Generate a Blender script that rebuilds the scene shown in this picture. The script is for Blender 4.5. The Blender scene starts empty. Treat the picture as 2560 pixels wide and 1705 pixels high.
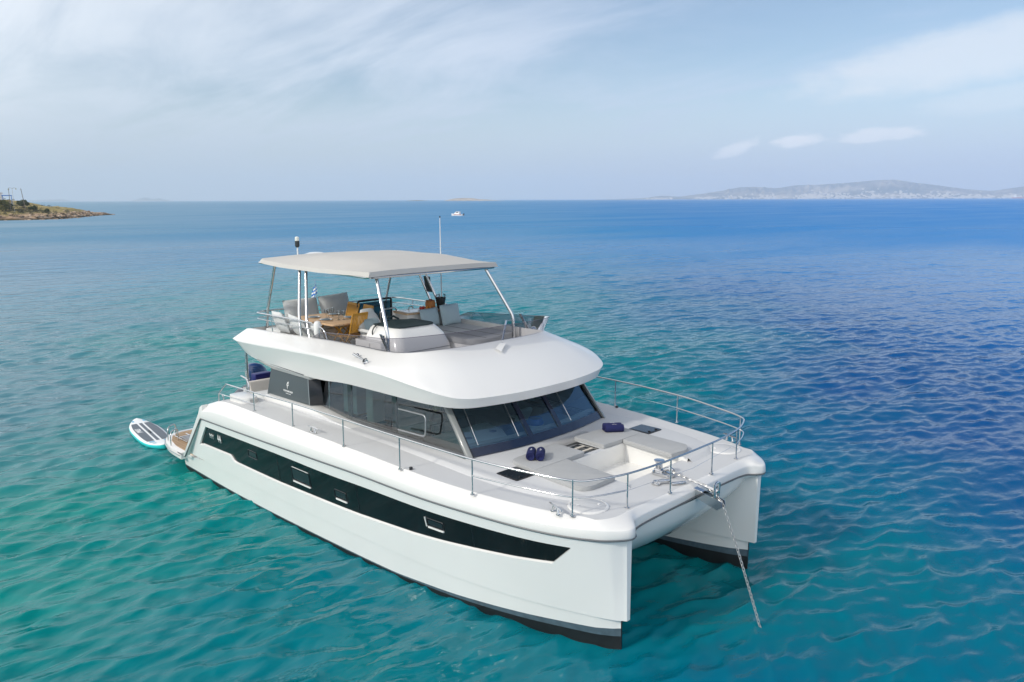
import bpy, bmesh, math, random
import numpy as np
from mathutils import Vector, Matrix
from mathutils.geometry import tessellate_polygon
random.seed(7); rng = np.random.default_rng(11)
R = math.radians
scene = bpy.context.scene
C = scene.collection

# ------------------------------------------------------------------ camera
CAM = np.array([13.14579, -10.84479, 6.67932])
yaw, pit, rol = 2.3546509, -0.1759899, -0.0035383
fw = np.array([math.cos(pit)*math.cos(yaw), math.cos(pit)*math.sin(yaw), math.sin(pit)])
r0 = np.array([math.sin(yaw), -math.cos(yaw), 0.0]); u0 = np.cross(r0, fw)
rt = math.cos(rol)*r0 + math.sin(rol)*u0; up = -math.sin(rol)*r0 + math.cos(rol)*u0
cd = bpy.data.cameras.new('camera'); cam = bpy.data.objects.new('camera', cd); C.objects.link(cam)
cd.sensor_width = 36; cd.lens = 1991.074/2560*36
cd.clip_start = 0.1; cd.clip_end = 120000
m = Matrix.Identity(4)
for i in range(3):
    m[i][0] = rt[i]; m[i][1] = up[i]; m[i][2] = -fw[i]; m[i][3] = CAM[i]
cam.matrix_world = m
scene.camera = cam

# ------------------------------------------------------------------ sun, sky, exposure
SUN = Vector((-0.20, -0.95, 0.62)).normalized()
sd = bpy.data.lights.new('sun', 'SUN'); sun = bpy.data.objects.new('sun', sd); C.objects.link(sun)
sd.energy = 2.0; sd.angle = R(5); sd.color = (1.0, 0.935, 0.83)
sun.rotation_euler = SUN.to_track_quat('Z', 'Y').to_euler()
scene.view_settings.view_transform = 'Standard'; scene.view_settings.look = 'None'
scene.view_settings.exposure = 0.36; scene.view_settings.gamma = 1.0
scene.view_settings.use_curve_mapping = False
scene.render.engine = 'CYCLES'
cy = scene.cycles
cy.max_bounces = 10; cy.transparent_max_bounces = 24; cy.glossy_bounces = 4; cy.diffuse_bounces = 4; cy.volume_bounces = 1
cy.caustics_reflective = False; cy.caustics_refractive = False
cy.sample_clamp_indirect = 6
try:
    cy.use_denoising = True; cy.denoiser = 'OPENIMAGEDENOISE'
except Exception: pass

def sky_world():
    w = bpy.data.worlds.new('World'); scene.world = w; w.use_nodes = True
    nt = w.node_tree; N = nt.nodes; L = nt.links; N.clear()
    def n(t, **k):
        x = N.new(t)
        for a, b in k.items(): setattr(x, a, b)
        return x
    def M(op, a, b=None, c=None):
        x = n('ShaderNodeMath', operation=op)
        for i, v in enumerate((a, b, c)):
            if v is None: continue
            if isinstance(v, (int, float)): x.inputs[i].default_value = v
            else: L.new(v, x.inputs[i])
        return x.outputs[0]
    def mix(f, a, b):
        x = n('ShaderNodeMix', data_type='RGBA')
        for s, v in ((x.inputs['Factor'], f), (x.inputs[6], a), (x.inputs[7], b)):
            if isinstance(v, (int, float)): s.default_value = v
            elif isinstance(v, tuple): s.default_value = (*v, 1)
            else: L.new(v, s)
        return x.outputs[2]
    def smooth(v, a, b):
        x = n('ShaderNodeMapRange', interpolation_type='SMOOTHSTEP'); L.new(v, x.inputs[0])
        x.inputs[1].default_value = a; x.inputs[2].default_value = b
        return x.outputs[0]
    sky = n('ShaderNodeTexSky'); sky.sky_type = 'NISHITA'; sky.sun_disc = False
    sky.sun_elevation = math.asin(SUN.z); sky.sun_rotation = math.atan2(SUN.x, SUN.y)
    sky.air_density = 1.0; sky.dust_density = 0.7; sky.ozone_density = 1.6
    sm = n('ShaderNodeVectorMath', operation='SCALE'); L.new(sky.outputs[0], sm.inputs[0]); sm.inputs['Scale'].default_value = 1.0
    tc = n('ShaderNodeTexCoord'); D = tc.outputs['Generated']
    sp = n('ShaderNodeSeparateXYZ'); L.new(D, sp.inputs[0])
    x, y, z = sp.outputs
    az = M('ARCTAN2', y, x)                       # azimuth of the view direction, radians
    el = M('ARCSINE', z)
    zc = M('MAXIMUM', z, 0.0)
    # cloud-layer coordinates: the direction carried to a flat layer overhead
    zz = M('ADD', zc, 0.16)
    cv = n('ShaderNodeCombineXYZ'); L.new(M('DIVIDE', x, zz), cv.inputs[0]); L.new(M('DIVIDE', y, zz), cv.inputs[1])
    def noise(scale, det, rough, loc=(0, 0, 0), sc=(1, 1, 1), rot=(0, 0, 0), dist=0.0):
        mp = n('ShaderNodeMapping'); L.new(cv.outputs[0], mp.inputs[0])
        mp.inputs['Location'].default_value = loc; mp.inputs['Scale'].default_value = sc; mp.inputs['Rotation'].default_value = rot
        t = n('ShaderNodeTexNoise'); L.new(mp.outputs[0], t.inputs[0])
        t.inputs['Scale'].default_value = scale; t.inputs['Detail'].default_value = det; t.inputs['Roughness'].default_value = rough
        t.inputs['Distortion'].default_value = dist
        return t.outputs[0]
    big = noise(0.55, 5, 0.55, (3.1, 1.7, 0), (1, 1, 1), (0, 0, 0.5))
    fine = noise(1.3, 8, 0.62, (0.4, 2.2, 0), (0.55, 1.5, 1), (0, 0, 0.75), 0.6)
    side = smooth(az, R(95), R(168))              # veil thickens toward the sun side
    veil = M('ADD', M('MULTIPLY', side, 0.75), M('MULTIPLY', M('SUBTRACT', big, 0.5), 2.0))
    veil = M('ADD', veil, M('MULTIPLY', M('SUBTRACT', fine, 0.5), 2.2))
    veil = smooth(veil, -0.12, 0.95)
    # hazy band over the horizon
    hz = M('SUBTRACT', 1.0, smooth(z, 0.0, 0.16))
    pv = n('ShaderNodeCombineXYZ'); L.new(M('MULTIPLY', az, 30.0), pv.inputs[0]); L.new(M('MULTIPLY', el, 75.0), pv.inputs[1])
    pt = n('ShaderNodeTexNoise'); L.new(pv.outputs[0], pt.inputs[0]); pt.inputs['Scale'].default_value = 1.0; pt.inputs['Detail'].default_value = 6; pt.inputs['Roughness'].default_value = .6
    puff = pt.outputs[0]
    def patch(a, e, wa, we, slope=0.0, nz=0.0):
        da = M('SUBTRACT', az, R(a)); de = M('SUBTRACT', M('SUBTRACT', el, R(e)), M('MULTIPLY', da, slope))
        q = M('ADD', M('POWER', M('DIVIDE', da, R(wa)), 2.0), M('POWER', M('DIVIDE', de, R(we)), 2.0))
        if nz: q = M('ADD', q, M('MULTIPLY', M('SUBTRACT', puff, 0.5), nz))
        return M('SUBTRACT', 1.0, smooth(q, 0.15, 1.2))
    base = sm.outputs[0]
    # one Background for the physical sky, one for the lit cloud veil
    bg1 = n('ShaderNodeBackground'); L.new(base, bg1.inputs[0]); bg1.inputs[1].default_value = 0.098
    col = mix(hz, mix(side, (0.47, 0.545, 0.71), (0.65, 0.71, 0.78)), mix(side, (0.375, 0.455, 0.60), (0.41, 0.48, 0.56)))
    bg2 = n('ShaderNodeBackground'); L.new(col, bg2.inputs[0]); bg2.inputs[1].default_value = 1.0
    ms = n('ShaderNodeMixShader')
    veil = M('MULTIPLY', veil, M('SUBTRACT', 1.0, M('MULTIPLY', M('MAXIMUM', smooth(z, 0.30, 0.7), M('MULTIPLY', smooth(z, 0.12, 0.32), M('SUBTRACT', 1.0, smooth(az, R(110), R(150))))), 0.92)))
    fac = M('MAXIMUM', M('MULTIPLY', veil, 0.85), M('MULTIPLY', hz, 0.93))
    L.new(fac, ms.inputs[0]); L.new(bg1.outputs[0], ms.inputs[1]); L.new(bg2.outputs[0], ms.inputs[2])
    # a few low bright clouds over the far shore and a streak high on that side
    p = M('MAXIMUM', M('MULTIPLY', patch(119.6, 3.35, 1.5, 0.5, -0.28, 3.0), 0.75), M('MULTIPLY', patch(115.7, 3.75, 1.7, 0.5, -0.08, 3.0), 0.9))
    p = M('MAXIMUM', p, M('MULTIPLY', patch(110.6, 3.95, 3.2, 0.5, -0.06, 3.0), 0.72))
    p = M('MAXIMUM', p, M('MULTIPLY', patch(105.0, 8.6, 12.0, 2.0, -0.14, 1.0), 0.6))
    p = M('MAXIMUM', p, M('MULTIPLY', patch(104.0, 5.9, 5.0, 0.9, -0.1, 1.4), 0.3))
    bg3 = n('ShaderNodeBackground'); bg3.inputs[0].default_value = (0.74, 0.76, 0.79, 1); bg3.inputs[1].default_value = 1.0
    ms2 = n('ShaderNodeMixShader'); L.new(p, ms2.inputs[0]); L.new(ms.outputs[0], ms2.inputs[1]); L.new(bg3.outputs[0], ms2.inputs[2])
    # bright cloud bank added in the unseen sky behind the viewer, fills forward faces
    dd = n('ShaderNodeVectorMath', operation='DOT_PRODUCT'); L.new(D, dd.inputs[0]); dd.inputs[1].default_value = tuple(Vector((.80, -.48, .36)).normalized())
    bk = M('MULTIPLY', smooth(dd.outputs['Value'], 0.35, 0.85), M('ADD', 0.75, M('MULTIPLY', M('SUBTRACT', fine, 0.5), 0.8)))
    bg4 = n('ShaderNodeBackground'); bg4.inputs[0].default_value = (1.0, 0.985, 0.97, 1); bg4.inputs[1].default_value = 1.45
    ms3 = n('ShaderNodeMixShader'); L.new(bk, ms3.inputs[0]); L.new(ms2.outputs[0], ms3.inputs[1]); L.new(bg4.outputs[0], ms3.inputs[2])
    # bright cloud added, mostly out of view on the sun side, for ripples and hull
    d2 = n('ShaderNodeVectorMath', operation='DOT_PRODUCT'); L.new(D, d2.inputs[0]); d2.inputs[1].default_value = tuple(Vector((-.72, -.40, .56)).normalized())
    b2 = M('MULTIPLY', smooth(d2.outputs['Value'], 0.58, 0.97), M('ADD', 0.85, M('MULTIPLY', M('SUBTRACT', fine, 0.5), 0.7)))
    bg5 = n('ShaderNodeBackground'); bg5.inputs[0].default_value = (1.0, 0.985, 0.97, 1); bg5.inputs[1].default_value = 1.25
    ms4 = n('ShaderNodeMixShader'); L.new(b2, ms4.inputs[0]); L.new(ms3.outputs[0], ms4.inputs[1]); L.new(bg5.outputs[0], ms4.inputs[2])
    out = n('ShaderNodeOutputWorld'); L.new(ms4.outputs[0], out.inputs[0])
sky_world()

# ------------------------------------------------------------------ materials
def mat(name, col, rough=0.5, metal=0.0, spec=0.5, coat=0.0, var=0.0, vscale=3.0, bump=0.0, bscale=40.0):
    M_ = bpy.data.materials.new(name); M_.use_nodes = True
    nt = M_.node_tree; b = nt.nodes['Principled BSDF']
    b.inputs['Base Color'].default_value = (*col, 1); b.inputs['Roughness'].default_value = rough
    b.inputs['Metallic'].default_value = metal; b.inputs['Specular IOR Level'].default_value = spec
    b.inputs['Coat Weight'].default_value = coat; b.inputs['Coat Roughness'].default_value = 0.06
    if var or bump:
        tc = nt.nodes.new('ShaderNodeTexCoord')
    if var:
        t = nt.nodes.new('ShaderNodeTexNoise'); t.inputs['Scale'].default_value = vscale; t.inputs['Detail'].default_value = 6
        nt.links.new(tc.outputs['Object'], t.inputs[0])
        r = nt.nodes.new('ShaderNodeMapRange'); nt.links.new(t.outputs[0], r.inputs[0])
        r.inputs[1].default_value = .25; r.inputs[2].default_value = .75; r.inputs[3].default_value = 1-var; r.inputs[4].default_value = 1+var*.6
        v = nt.nodes.new('ShaderNodeVectorMath'); v.operation = 'SCALE'; v.inputs[0].default_value = col
        nt.links.new(r.outputs[0], v.inputs['Scale']); nt.links.new(v.outputs[0], b.inputs['Base Color'])
    if bump:
        t = nt.nodes.new('ShaderNodeTexNoise'); t.inputs['Scale'].default_value = bscale; t.inputs['Detail'].default_value = 4
        nt.links.new(tc.outputs['Object'], t.inputs[0])
        bp = nt.nodes.new('ShaderNodeBump'); bp.inputs['Strength'].default_value = bump; bp.inputs['Distance'].default_value = 0.01
        nt.links.new(t.outputs[0], bp.inputs['Height']); nt.links.new(bp.outputs[0], b.inputs['Normal'])
    return M_
gel = mat('gelcoat', (.73, .73, .715), .22, coat=.35, var=.015, vscale=.8)
hullm = mat('hull_gelcoat', (.775, .78, .765), .2, coat=.4, var=.035, vscale=.7)
deckm = mat('deck_nonskid', (.54, .55, .56), .65, var=.03, vscale=1.5, bump=.25, bscale=220)
black = mat('black_trim', (.012, .014, .018), .3, coat=.3)
blackp = mat('black_plastic', (.016, .022, .024), .5)
cover = mat('dark_cover_cloth', (.012, .028, .033), .8, bump=.3, bscale=90)
steel = mat('polished_steel', (.66, .66, .66), .14, metal=1.0)
galv = mat('galvanised_chain', (.55, .55, .54), .42, metal=.85)
rub = mat('rub_strake_rubber', (.10, .11, .12), .5)
antif = mat('antifouling_black', (.006, .008, .010), .6, var=.4, vscale=8)
antig = mat('antifouling_waterline', (.075, .115, .145), .55, var=.3, vscale=10)
hullglass = mat('hull_window_glass', (.008, .009, .010), .10, spec=.32, var=.4, vscale=1.6)
cush = mat('grey_cushion', (.375, .385, .39), .85, var=.05, vscale=5, bump=.35, bscale=350)
fabric = mat('pale_grey_fabric', (.60, .62, .62), .9, var=.06, vscale=6, bump=.35, bscale=300)
bluecush = mat('bluish_cushion', (.34, .44, .48), .9, var=.05, bump=.3, bscale=260)
canvas = mat('bimini_canvas', (.47, .46, .435), .8, var=.03, vscale=2, bump=.15, bscale=160)
panelm = mat('logo_panel_grey', (.062, .082, .092), .55, var=.1, vscale=30)
whitep = mat('white_lettering', (.8, .82, .82), .5)
towelm = mat('navy_towel', (.009, .014, .085), .95, bump=.8, bscale=180, var=.2, vscale=30)
darkglass = mat('hatch_glass', (.018, .024, .032), .08, spec=.8)
interior = mat('cabin_lining', (.72, .72, .70), .6, var=.04)
dlin = mat('dark_lining', (.085, .10, .105), .6)
interd = mat('dark_cabin_floor', (.016, .022, .022), .6)
beige = mat('beige_upholstery', (.55, .52, .48), .8, bump=.2, bscale=200)
tubem = mat('grey_inflatable_tube', (.11, .125, .15), .6, var=.1)
motorb = mat('outboard_blue', (.012, .045, .15), .2, coat=.6, var=.3, vscale=7)
boxblue = mat('navy_box', (.008, .010, .11), .4)
skin_terra = mat('terracotta_pot', (.42, .16, .035), .6, var=.2, vscale=20)
redm = mat('red_fruit', (.45, .03, .02), .4)
orangem = mat('orange_fruit', (.65, .22, .02), .5)
greenm = mat('green_leaves', (.05, .12, .02), .6)
yellowm = mat('yellow_item', (.75, .5, .03), .5)
platem = mat('white_porcelain', (.82, .83, .84), .25)
bluem = mat('bright_blue', (.02, .16, .55), .5)
sup_t = mat('sup_turquoise_rail', (.02, .52, .52), .35)
sup_w = mat('sup_white_deck', (.80, .82, .82), .4)
sup_g = mat('sup_grey_pad', (.13, .155, .185), .8, var=.08, vscale=12)
sup_b = mat('sup_blue_band', (.20, .50, .68), .5)

def teak(name, base, dark, scale, axis, rough=.55):
    M_ = mat(name, base, rough); nt = M_.node_tree; b = nt.nodes['Principled BSDF']
    tc = nt.nodes.new('ShaderNodeTexCoord')
    mp = nt.nodes.new('ShaderNodeMapping'); nt.links.new(tc.outputs['Object'], mp.inputs[0])
    s = [1.5, 1.5, 1.5]; s[axis] = 26; mp.inputs['Scale'].default_value = s
    t = nt.nodes.new('ShaderNodeTexNoise'); t.inputs['Scale'].default_value = 1.2; t.inputs['Detail'].default_value = 5
    nt.links.new(mp.outputs[0], t.inputs[0])
    sp = nt.nodes.new('ShaderNodeSeparateXYZ'); nt.links.new(tc.outputs['Object'], sp.inputs[0])
    a = nt.nodes.new('ShaderNodeMath'); a.operation = 'MULTIPLY'; nt.links.new(sp.outputs[axis], a.inputs[0]); a.inputs[1].default_value = scale
    f = nt.nodes.new('ShaderNodeMath'); f.operation = 'FRACT'; nt.links.new(a.outputs[0], f.inputs[0])
    g = nt.nodes.new('ShaderNodeMath'); g.operation = 'LESS_THAN'; nt.links.new(f.outputs[0], g.inputs[0]); g.inputs[1].default_value = .12
    cr = nt.nodes.new('ShaderNodeMix'); cr.data_type = 'RGBA'; nt.links.new(t.outputs[0], cr.inputs[0])
    cr.inputs[6].default_value = (*[c*.72 for c in base], 1); cr.inputs[7].default_value = (*[min(1, c*1.2) for c in base], 1)
    c2 = nt.nodes.new('ShaderNodeMix'); c2.data_type = 'RGBA'; nt.links.new(g.outputs[0], c2.inputs[0])
    nt.links.new(cr.outputs[2], c2.inputs[6]); c2.inputs[7].default_value = (*dark, 1)
    nt.links.new(c2.outputs[2], b.inputs['Base Color'])
    return M_
teakdeck = teak('teak_decking', (.40, .265, .145), (.16, .10, .055), 12, 1)
teakchair = teak('teak_chair_slats', (.74, .38, .05), (.5, .25, .03), 0.01, 2)
teaktable = teak('teak_table_top', (.62, .42, .25), (.40, .25, .13), 9, 1)

def glass(name, tint, refl_rough=.02, ior=1.5, spec=(1, 1, 1), dens=1.0):
    M_ = bpy.data.materials.new(name); M_.use_nodes = True
    nt = M_.node_tree; nt.nodes.clear(); L = nt.links
    tr = nt.nodes.new('ShaderNodeBsdfTransparent'); tr.inputs[0].default_value = (*tint, 1)
    gl = nt.nodes.new('ShaderNodeBsdfGlossy'); gl.inputs['Roughness'].default_value = refl_rough; gl.inputs['Color'].default_value = (*spec, 1)
    fr = nt.nodes.new('ShaderNodeFresnel'); fr.inputs[0].default_value = ior
    t = nt.nodes.new('ShaderNodeTexNoise'); t.inputs['Scale'].default_value = .8
    bp = nt.nodes.new('ShaderNodeBump'); bp.inputs['Strength'].default_value = .02; bp.inputs['Distance'].default_value = .05
    L.new(t.outputs[0], bp.inputs['Height']); L.new(bp.outputs[0], gl.inputs['Normal'])
    ms = nt.nodes.new('ShaderNodeMixShader'); L.new(fr.outputs[0], ms.inputs[0]); L.new(tr.outputs[0], ms.inputs[1]); L.new(gl.outputs[0], ms.inputs[2])
    o = nt.nodes.new('ShaderNodeOutputMaterial'); L.new(ms.outputs[0], o.inputs[0])
    return M_
sideglass = glass('saloon_glass', (.40, .58, .56), ior=2.3)
windglass = glass('windshield_glass', (.66, .88, 1.0), ior=2.5, spec=(.55, .80, 1.0))
skytintbase = mat('sky_tinted_border', (.006, .012, .035), .05, spec=.9, coat=.6)  # black border; the blue sky's reflection is put into its base colour
smokeglass = glass('smoked_acrylic', (.52, .52, .56), ior=1.28)
drinkglass = glass('drinking_glass', (.90, .93, .93), ior=1.5)

# ------------------------------------------------------------------ mesh helpers
class MB:
    def __init__(s): s.v = []; s.f = []; s.mi = []
    def add(s, vs, fs, mi=0):
        o = len(s.v); s.v += [tuple(map(float, q)) for q in vs]; s.f += [tuple(i+o for i in f) for f in fs]; s.mi += [mi]*len(fs); return s
    def box(s, c, d, rot=None, mi=0):
        vs = [(x*d[0]/2, y*d[1]/2, z*d[2]/2) for x in (-1, 1) for y in (-1, 1) for z in (-1, 1)]
        if rot is not None: vs = [tuple(rot @ Vector(q)) for q in vs]
        vs = [(q[0]+c[0], q[1]+c[1], q[2]+c[2]) for q in vs]
        return s.add(vs, [(0, 1, 3, 2), (4, 6, 7, 5), (0, 4, 5, 1), (2, 3, 7, 6), (0, 2, 6, 4), (1, 5, 7, 3)], mi)
    def prism(s, poly, axis, a, b, mi=0):
        """poly of 2-D points extruded along axis from a to b"""
        def P(q, t):
            q = list(q); q.insert(axis, t); return tuple(q)
        n = len(poly); vs = [P(q, a) for q in poly] + [P(q, b) for q in poly]
        fs = [(i, (i+1) % n, n+(i+1) % n, n+i) for i in range(n)]
        t3 = [Vector((q[0], q[1], 0)) for q in poly]
        for t in tessellate_polygon([t3]):
            fs.append((t[2], t[1], t[0])); fs.append((n+t[0], n+t[1], n+t[2]))
        return s.add(vs, fs, mi)
    def tube(s, pts, r, n=8, closed=False, caps=True, mi=0):
        pts = [Vector(p) for p in pts]; k = len(pts); vs = []; fs = []
        rs = r if isinstance(r, (list, tuple)) else [r]*k
        prev = None
        for i, p in enumerate(pts):
            if closed: t = (pts[(i+1) % k]-pts[i-1])
            else: t = (pts[min(i+1, k-1)]-pts[max(i-1, 0)])
            t.normalize()
            if prev is None:
                a = Vector((0, 0, 1)) if abs(t.z) < .9 else Vector((1, 0, 0))
                u = t.cross(a).normalized()
            else:
                u = prev - t*prev.dot(t); u.normalize()
            prev = u; w = t.cross(u)
            for j in range(n):
                an = 2*math.pi*j/n; vs.append(p + (u*math.cos(an)+w*math.sin(an))*rs[i])
        for i in range(k if closed else k-1):
            for j in range(n):
                a = i*n+j; b = i*n+(j+1) % n; c = ((i+1) % k)*n+(j+1) % n; d = ((i+1) % k)*n+j
                fs.append((a, d, c, b))
        if caps and not closed: fs.append(tuple(range(n))); fs.append(tuple((k-1)*n+j for j in reversed(range(n))))
        return s.add(vs, fs, mi)
    def lathe(s, prof, c, n=24, axis=2, mi=0):
        vs = []; fs = []; k = len(prof)
        for (r, h) in prof:
            for j in range(n):
                a = 2*math.pi*j/n; q = [r*math.cos(a), r*math.sin(a)]; q.insert(axis, h)
                vs.append((q[0]+c[0], q[1]+c[1], q[2]+c[2]))
        for i in range(k-1):
            for j in range(n): fs.append((i*n+j, i*n+(j+1) % n, (i+1)*n+(j+1) % n, (i+1)*n+j))
        if prof[0][0] > 1e-4: fs.append(tuple(reversed(range(n))))
        if prof[-1][0] > 1e-4: fs.append(tuple((k-1)*n+j for j in range(n)))
        return s.add(vs, fs, mi)
    def loft(s, rings, closed=False, cap=False, mi=0):
        n = len(rings[0]); vs = [p for r in rings for p in r]; fs = []
        for i in range(len(rings)-1):
            for j in range(n if closed else n-1):
                fs.append((i*n+j, i*n+(j+1) % n, (i+1)*n+(j+1) % n, (i+1)*n+j))
        if cap:
            fs.append(tuple(reversed(range(n)))); fs.append(tuple((len(rings)-1)*n+j for j in range(n)))
        return s.add(vs, fs, mi)
    def mirror(s):
        """adds a copy reflected in y"""
        o = len(s.v); k = len(s.f)
        s.v += [(x, -y, z) for x, y, z in s.v[:o]]
        s.f += [tuple(reversed([i+o for i in f])) for f in s.f[:k]]; s.mi += s.mi[:k]; return s
    def flipped(s):
        r = MB(); r.v = [(x, -y, z) for x, y, z in s.v]; r.f = [tuple(reversed(f)) for f in s.f]; r.mi = list(s.mi); return r
    def moved(s, M_):
        r = MB(); r.v = [tuple(M_ @ Vector(p)) for p in s.v]; r.f = list(s.f); r.mi = list(s.mi); return r
    def build(s, name, m_, parent=None, ang=35, bevel=0.0, seg=2, weld=True, normals=True):
        me = bpy.data.meshes.new(name); me.from_pydata(s.v, [], s.f)
        ms = m_ if isinstance(m_, (list, tuple)) else [m_]
        for q in ms: me.materials.append(q)
        for i, p in enumerate(me.polygons): p.material_index = s.mi[i]; p.use_smooth = True
        bm = bmesh.new(); bm.from_mesh(me)
        if weld: bmesh.ops.remove_doubles(bm, verts=bm.verts, dist=1e-5)
        if normals: bmesh.ops.recalc_face_normals(bm, faces=bm.faces)
        if bevel:
            es = [e for e in bm.edges if len(e.link_faces) == 2 and e.calc_face_angle(0) > R(30)]
            bmesh.ops.bevel(bm, geom=es, offset=bevel, segments=seg, affect='EDGES', profile=.5, clamp_overlap=True)
        bm.to_mesh(me); bm.free()
        me.set_sharp_from_angle(angle=R(ang))
        o = bpy.data.objects.new(name, me); C.objects.link(o)
        if parent is not None: o.parent = parent; 
        return o
def thing(name, label, cat, loc=(0, 0, 0), rotz=0.0, group=None):
    o = bpy.data.objects.new(name, None); C.objects.link(o); o.empty_display_size = .1
    o.location = loc; o.rotation_euler = (0, 0, rotz); o['label'] = label; o['category'] = cat
    if group: o['group'] = group
    return o
def tag(o, label, cat, group=None):
    o['label'] = label; o['category'] = cat
    if group: o['group'] = group
    return o
def dup(root, loc, rotz, label, group=None):
    r = root.copy(); C.objects.link(r); r.location = loc; r.rotation_euler = (0, 0, rotz); r['label'] = label
    if group: r['group'] = group
    for ch in list(root.children):
        c = ch.copy(); C.objects.link(c); c.parent = r
        for g in ch.children:
            d = g.copy(); C.objects.link(d); d.parent = c
    return r
def cr(pts, n):
    """Catmull-Rom resample through points, n samples evenly by arc length"""
    P = np.array(pts, float); out = []
    E = np.vstack([2*P[0]-P[1], P, 2*P[-1]-P[-2]])
    for i in range(1, len(E)-2):
        p0, p1, p2, p3 = E[i-1:i+3]
        for t in np.linspace(0, 1, 24, endpoint=False):
            out.append(.5*((2*p1)+(-p0+p2)*t+(2*p0-5*p1+4*p2-p3)*t*t+(-p0+3*p1-3*p2+p3)*t**3))
    out.append(P[-1]); out = np.array(out)
    d = np.r_[0, np.cumsum(np.linalg.norm(np.diff(out, axis=0), axis=1))]
    s = np.linspace(0, d[-1], n)
    return np.array([np.interp(s, d, out[:, k]) for k in range(out.shape[1])]).T
def rcorner(pts, rad, seg=6):
    """round the inner corners of a polyline"""
    P = [Vector(p) for p in pts]; out = [P[0]]
    for i in range(1, len(P)-1):
        a = (P[i-1]-P[i]); b = (P[i+1]-P[i]); l = min(rad, a.length*.45, b.length*.45)
        A = P[i]+a.normalized()*l; B = P[i]+b.normalized()*l
        for t in np.linspace(0, 1, seg+1): out.append(A*(1-t)**2+P[i]*2*t*(1-t)+B*t*t)
    out.append(P[-1]); return out
def roundpoly(poly, rad, seg=5):
    n = len(poly); out = []; rr = rad if isinstance(rad, (list, tuple)) else [rad]*n
    for i in range(n):
        p = Vector(poly[i]); a = Vector(poly[i-1])-p; b = Vector(poly[(i+1) % n])-p
        l = min(rr[i], a.length*.48, b.length*.48)
        if l < 1e-4: out.append(tuple(p)); continue
        A = p+a.normalized()*l; B = p+b.normalized()*l
        for t in np.linspace(0, 1, seg+1): out.append(tuple(A*(1-t)**2+p*2*t*(1-t)+B*t*t))
    return out
def text_mb(txt, size, depth=.002, spacing=1.0, sx=1.0, thick=0.0):
    cu = bpy.data.curves.new('t', 'FONT'); cu.body = txt; cu.size = size; cu.extrude = depth; cu.space_character = spacing
    cu.align_x = 'CENTER'; cu.align_y = 'CENTER'; cu.resolution_u = 3; cu.offset = thick
    o = bpy.data.objects.new('t', cu); C.objects.link(o)
    dg = bpy.context.evaluated_depsgraph_get(); dg.update()
    me = bpy.data.meshes.new_from_object(o.evaluated_get(dg))
    r = MB(); r.v = [(v.co.x*sx, v.co.y, v.co.z) for v in me.vertices]; r.f = [tuple(p.vertices) for p in me.polygons]; r.mi = [0]*len(r.f)
    bpy.data.objects.remove(o); bpy.data.curves.remove(cu); bpy.data.meshes.remove(me)
    return r
def boolean(o, cutters, op='DIFFERENCE'):
    for c in cutters:
        md = o.modifiers.new('b', 'BOOLEAN'); md.operation = op; md.solver = 'EXACT'; md.use_self = True; md.object = c
        dg = bpy.context.evaluated_depsgraph_get(); dg.update()
        me = bpy.data.meshes.new_from_object(o.evaluated_get(dg)); o.modifiers.clear()
        old = o.data; o.data = me; me.name = old.name; bpy.data.meshes.remove(old)
        bpy.data.objects.remove(c)
    for p in o.data.polygons: p.use_smooth = True
    o.data.set_sharp_from_angle(angle=R(28))
    return o
def frame(o, x, y):
    """matrix with given origin, x and y axes"""
    x = Vector(x).normalized(); y = Vector(y); y = (y-x*y.dot(x)).normalized(); z = x.cross(y)
    M_ = Matrix.Identity(4)
    for i in range(3): M_[i][0] = x[i]; M_[i][1] = y[i]; M_[i][2] = z[i]; M_[i][3] = o[i]
    return M_

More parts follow.
